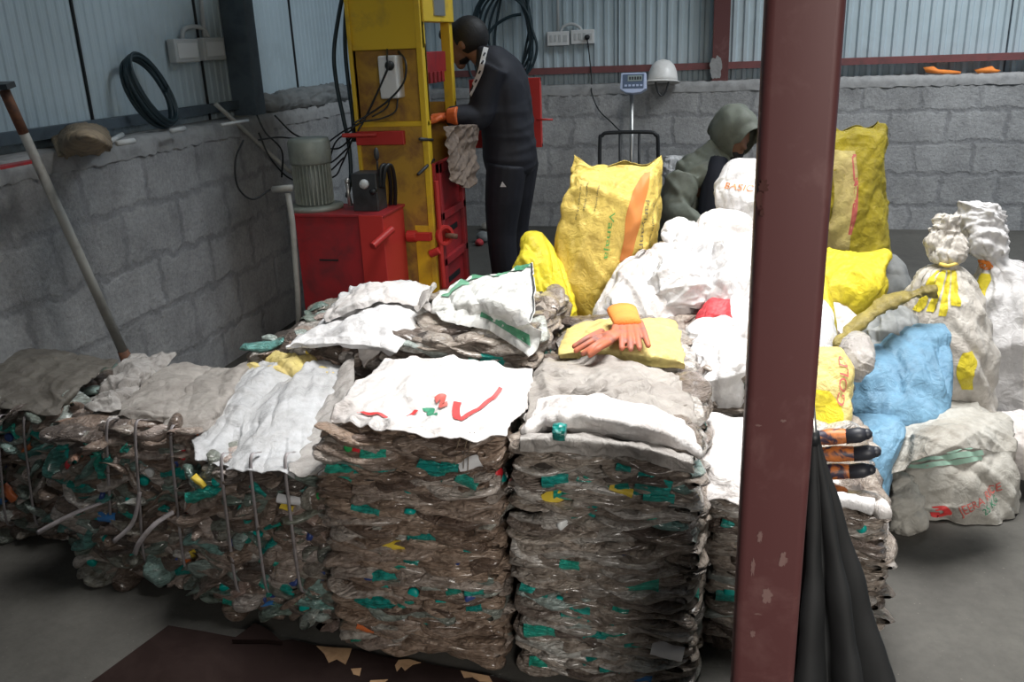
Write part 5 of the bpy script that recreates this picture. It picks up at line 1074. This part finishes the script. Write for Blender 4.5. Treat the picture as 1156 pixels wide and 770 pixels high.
bm = bmesh.new(); bm.from_mesh(o.data); bm.verts.ensure_lookup_table(); bmesh.ops.delete(bm, geom=[v for v, k in zip(bm.verts, keep) if k], context='VERTS'); bm.to_mesh(o.data); bm.free()
b = MB(); b.ell(hd+np.array([-.035, 0, -.055]), (.070, .062, .078), 18, Rh); o = fuse('beard', b, M['hair'], pp, .006, 1); bm = bmesh.new(); bm.from_mesh(o.data); bmesh.ops.delete(bm, geom=[v for v in bm.verts if (np.array(v.co)-hd)@ud > -.075+.5*max(0, (np.array(v.co)-hd)@fd-.06)*0 or ((np.array(v.co)-hd)@fd > .075 and (np.array(v.co)-hd)@ud > -.085)], context='VERTS'); bm.to_mesh(o.data); bm.free(); pass
# jacket
def mb_rings(b, rings, ne=2.3):
    G = sackgrid(rings, 48, 50, ne, 1, 0, 3); m_, n_ = G.shape[:2]
    return b.add(G.reshape(-1, 3), [(i*n_+j, i*n_+(j+1) % n_, (i+1)*n_+(j+1) % n_, (i+1)*n_+j) for i in range(m_-1) for j in range(n_)]+[tuple(range(n_))[::-1], tuple(range((m_-1)*n_, m_*n_))])
b = MB(); mb_rings(b, [((x_, yM, z_), rx_, ry_, 0) for z_, x_, rx_, ry_ in ((.80, -1.19, .125, .16), (.88, -1.19, .145, .172), (1.0, -1.195, .142, .168), (1.15, -1.205, .140, .178), (1.28, -1.215, .135, .188), (1.38, -1.235, .115, .175), (1.44, -1.265, .085, .11), (1.475, -1.29, .062, .066))])
for S, E_, W2 in ((SHL, ELL, WRL), (SHR, ELR, WRR)): b.tube(smooth_path([S+np.array([.02, 0, 0]), (S+E_)/2, E_, (E_+W2)/2, W2], 5), list(np.interp(np.linspace(0, 1, 21), [0, .25, .5, .75, 1], [.080, .076, .070, .060, .042])), 18)
jk = fuse('track_jacket', b, M['navy'], pp, .009, 5)
V = np.array([v.co[:] for v in jk.data.vertices]); nn = np.array([v.normal[:] for v in jk.data.vertices]); V2 = V+nn*(folds(V, 5, 6)*.006)[:, None]; jk.data.vertices.foreach_set('co', V2.ravel()); jk.data.update()
# sleeve tape draped on the near sleeve
from mathutils.bvhtree import BVHTree
bvh = BVHTree.FromObject(jk, bpy.context.evaluated_depsgraph_get())
def decal(pts, wd, name, mat, parent, tree, Mw):
    """ribbon projected along -camera direction on the cloth surface"""
    px = smooth_path([(a_, b_, 0) for a_, b_ in pts], 8)[:, :2]; T = np.gradient(px, axis=0); T /= np.linalg.norm(T, axis=1, keepdims=True); Nn = np.stack([-T[:, 1], T[:, 0]], 1); V = []
    for q_, n_ in zip(px, Nn):
        for s_ in (-.5, 0, .5):
            x_, y_ = q_+n_*wd*s_; d_ = Vector(FWD+(x_-578)/FOC*RGT-(y_-385)/FOC*UPV).normalized(); h_ = tree.ray_cast(Mw.inverted() @ Vector(CAM), d_)
            V.append(tuple(h_[0]+h_[1]*.004) if h_[0] is not None else (V[-1] if V else (0, 0, 0)))
    F = [(3*i+k, 3*i+k+1, 3*i+k+4, 3*i+k+3) for i in range(len(px)-1) for k in (0, 1)]
    return link(name, mesh(V, F, name), mat, parent)
bpy.context.view_layer.update(); Mj = jk.matrix_world
o = decal([(549, 54), (546, 66), (543, 80), (537, 94), (530, 108)], 5.5, 'sleeve_tape', M['stripe'], None, bvh, Matrix.Identity(4) if True else Mj)
o.parent = pp; o.matrix_parent_inverse = wmat(pp).inverted()
for i_, (a_, b_) in enumerate(((547, 62), (545, 71), (542, 82), (538, 92), (533, 101))):
    o = decal([(a_+1, b_-1.8), (a_-1, b_+1.8)], 1.8, 'tape_diamond', M['navy'], pp, bvh, Matrix.Identity(4)); 
    me = o.data; V = np.array([v.co[:] for v in me.vertices]); V += -FWD*.004; me.vertices.foreach_set('co', V.ravel())
b = MB(); b.ell((-1.185, yM, .88), (.135, .165, .13), 20)
for H, K, F_ in legs: b.tube(smooth_path([H+np.array([0.01, 0, 0]), (H+K)/2, K, (K+F_)/2, F_+np.array([0, 0, .02])], 4), list(np.interp(np.linspace(0, 1, 17), [0, .25, .5, .75, 1], [.115, .105, .085, .078, .07])), 16)
tr = fuse('track_trousers', b, M['navy'], pp, .009, 4)
c = P(568, 209, y=yM-.22); MB().add([tuple(c+np.array(v)) for v in ((-.018, 0, -.01), (.018, 0, -.01), (-.004, 0, .02))], [(0, 1, 2)]).build('trouser_logo', M['stripe'], pp)
for H, K, F_ in legs:
    b = MB(); b.tube([F_+np.array([.045, 0, -.035]), F_+np.array([-.06, 0, -.035]), F_+np.array([-.17, 0, -.05])], [.043, .043, .03], 14); sh_ = fuse('shoe', b, M['black'], pp, .008, 3)
for W2 in (WRL, WRR):
    b = MB(); hand(b, W2+np.array([-.0, 0, 0]), np.array([-.9, -.1, -.1]), np.array([0, 0, 1.])); b.tube([W2+np.array([.05, 0, 0]), W2], [.045, .036], 14)
    g_ = fuse('rubber_glove', b, M['glove'], pp, .004, 2); V = np.array([v.co[:] for v in g_.data.vertices]); nn = np.array([v.normal[:] for v in g_.data.vertices]); g_.data.vertices.foreach_set('co', (V+nn*.0035).ravel()); g_.data.update()

# ------------------------------------------------------------------ crouching hooded person
yH = 5.2
hp2 = empty('person', (-.18, yH, 0), 'hooded person in an olive grey raincoat crouching behind the white sacks', 'person', 'people')
hh = A(829, 152, yH)
fdir = np.array([.62, -.62, -.48]); fdir /= np.linalg.norm(fdir); sd = np.cross(fdir, [0, 0, 1]); sd /= np.linalg.norm(sd); udr = np.cross(sd, fdir)
b = MB(); b.ell(hh, (.085, .085, .11), 20); b.ell(hh+fdir*.03-udr*.045, (.06, .06, .07), 16); b.tube([hh+fdir*.085+udr*.005, hh+fdir*.11-udr*.03], [.012, .017], 10); b.ell(hh+fdir*.085-udr*.06, (.025, .025, .014), 10); b.ell(hh+fdir*.07-udr*.09, (.03, .03, .025), 10)
for s in (-1, 1): b.ell(hh+fdir*.08+udr*.01+sd*s*.03, (.014, .014, .01), 10)
shp = A(795, 190, yH); hip = np.array([-.24, yH+.15, .26]); 
b.tube([hh-udr*.05, (hh+shp)/2, shp], [.055, .06, .10], 16); b.tube([shp, (shp+hip)/2, hip], [.12, .13, .14], 18)
sL = A(772, 200, yH-.12); eL = A(762, 240, yH-.22); wL = A(800, 262, yH-.42); sR = shp+np.array([.14, .05, -.06]); eR = sR+np.array([.10, -.10, -.22]); wR = eR+np.array([.02, -.22, -.03])
for S, E_, W2 in ((sL, eL, wL), (sR, eR, wR)): b.tube([S, E_, W2], [.05, .04, .027], 12); hand(b, W2, np.array([.5, -.8, -.3]), np.array([0, 0, 1.]))
lg = []
for s in (-1, 1):
    H = hip+np.array([0, s*.10, 0]); K = np.array([.10, yH-.05+s*.12, .46]); F_ = np.array([.02, yH+s*.12, .08]); lg.append((H, K, F_)); b.tube([H, K, F_], [.085, .06, .04], 12); b.tube([F_+np.array([-.03, 0, -.04]), F_+np.array([.16, 0, -.05])], [.035, .028], 10)
fuse('body', b, M['skin'], hp2, .009, 4)
b = MB(); b.ell(hh+fdir*.06-udr*.085, (.05, .05, .045), 14); fuse('beard', b, M['hair'], hp2, .008, 2)
b = MB(); mid = (shp+hip)/2+np.array([-.03, 0, .02]); b.ell(shp+np.array([0, 0, -.03]), (.17, .16, .11), 22, Matrix.Rotation(.35, 4, 'Y')); b.ell(mid, (.19, .19, .24), 22); b.ell(hip+np.array([0, 0, .05]), (.20, .2, .18), 20); b.tube([hh-udr*.09-fdir*.02, shp+np.array([.02, 0, .02])], [.085, .11], 16)
for S, E_, W2 in ((sL, eL, wL), (sR, eR, wR)): b.tube(smooth_path([S, (S+E_)/2, E_, (E_+W2)/2, W2], 4), list(np.interp(np.linspace(0, 1, 17), [0, .5, 1], [.105, .085, .058])), 16)
rc = fuse('raincoat', b, M['olive'], hp2, .010, 5); V = np.array([v.co[:] for v in rc.data.vertices]); nn = np.array([v.normal[:] for v in rc.data.vertices]); rc.data.vertices.foreach_set('co', (V+nn*(folds(V, 15, 5)*.012+crumple(V, 16, 7)*.006)[:, None]).ravel()); rc.data.update()
# hood: shell with an opening towards the face
n1, n2 = 30, 34; V = []
for i in range(n1+1):
    a_ = .78+(PI-.78)*i/n1
    for j in range(n2):
        b_ = 2*PI*j/n2; dloc = fdir*math.cos(a_)*.150+sd*math.sin(a_)*math.cos(b_)*.118+udr*math.sin(a_)*math.sin(b_)*.152
        V.append(hh+dloc+fdir*(-.015)+udr*.012-(udr*.03 if i > n1*.7 else 0)+fdir*(.035 if i == 0 and math.sin(b_) > 0 else 0))
V = np.array(V); V += (V-hh)*(crumple(V, 25, 9)*.07)[:, None]
F = [(i*n2+j, i*n2+(j+1) % n2, (i+1)*n2+(j+1) % n2, (i+1)*n2+j) for i in range(n1) for j in range(n2)]
o = link('hood', mesh(V, F, 'hood'), M['olive'], hp2); s_ = o.modifiers.new('t', 'SOLIDIFY'); s_.thickness = .006; o.modifiers.new('sub', 'SUBSURF').render_levels = 1
b = MB(); b.tube(smooth_path([A(812, 178, yH-.08), A(808, 200, yH-.12), A(806, 225, yH-.14), A(806, 255, yH-.16)], 5), list(np.linspace(.05, .10, 16)), 14); fuse('dark_shirt', b, M['darkblue'], hp2, .009, 3)
b = MB(); 
for H, K, F_ in lg: b.tube([H, K, F_], [.10, .075, .055], 14)
fuse('trousers', b, M['darkblue'], hp2, .01, 4)
for H, K, F_ in lg: b = MB(); b.tube([F_+np.array([-.05, 0, -.035]), F_+np.array([.17, 0, -.045])], [.042, .034], 12); b.build('shoe', M['black'], hp2, True)

# ------------------------------------------------------------------ umbrella
tip = A(916, 440, 1.40); bse = A(946, 900, 1.28); bse[2] = .16; top = A(919, 492, 1.395)
um = empty('umbrella', (float(bse[0]), float(bse[1]), 0), 'black umbrella loosely closed, standing tip up against the right side of the maroon column', 'umbrella')
MB().tube([tip, top, (bse[0], bse[1], .06)], [.0035, .0055, .006], 10).build('shaft', M['steel'], um, True)
MB().tube([top+np.array([0, 0, .008]), top-np.array([0, 0, .014])], [.008, .012], 14).build('ferrule', M['black'], um, True)
d = bse-top; ax = d/np.linalg.norm(d); e1 = np.cross(ax, [0, 1., 0]); e1 /= np.linalg.norm(e1); e2 = np.cross(ax, e1); nu, nv = 128, 60; G = np.zeros((nv, nu, 3))
for i in range(nv):
    v = i/(nv-1); R_ = .008+.185*v**1.0
    for j in range(nu):
        t = 2*PI*j/nu; k = abs(math.sin(4*t+.6)); fold = 1-.52*min(1, v*3+.2)*(1-k**.7); sc_ = 1+.04*math.sin(3*t+2)*v
        G[i, j] = top+d*v+(e1*math.cos(t+.25*v)+e2*math.sin(t+.25*v)*.8)*R_*fold*sc_+ax*(.02*v*k)
G += normals(G, True)*(crumple(G, 77, 10)*.003)[..., None]
o = link('canopy', gridmesh(G, True, name='canopy'), M['umb'], um); o.modifiers.new('t', 'SOLIDIFY').thickness = .001
for k in range(8):
    t = (k+.5)*PI/4-.15; pts = [top+d*v+(e1*math.cos(t+.25*v)+e2*math.sin(t+.25*v)*.8)*(.004+.172*v) for v in np.linspace(0.03, .97, 12)]; MB().tube(pts, .0016, 6).build('rib', M['black'], um, True)
MB().tube(smooth_path([(bse[0], bse[1], .10), (bse[0], bse[1], .03), (bse[0]+.02, bse[1], .006+.008), (bse[0]+.05, bse[1], .014), (bse[0]+.06, bse[1], .04)], 6), .010, 12).build('handle', M['black'], um, True)
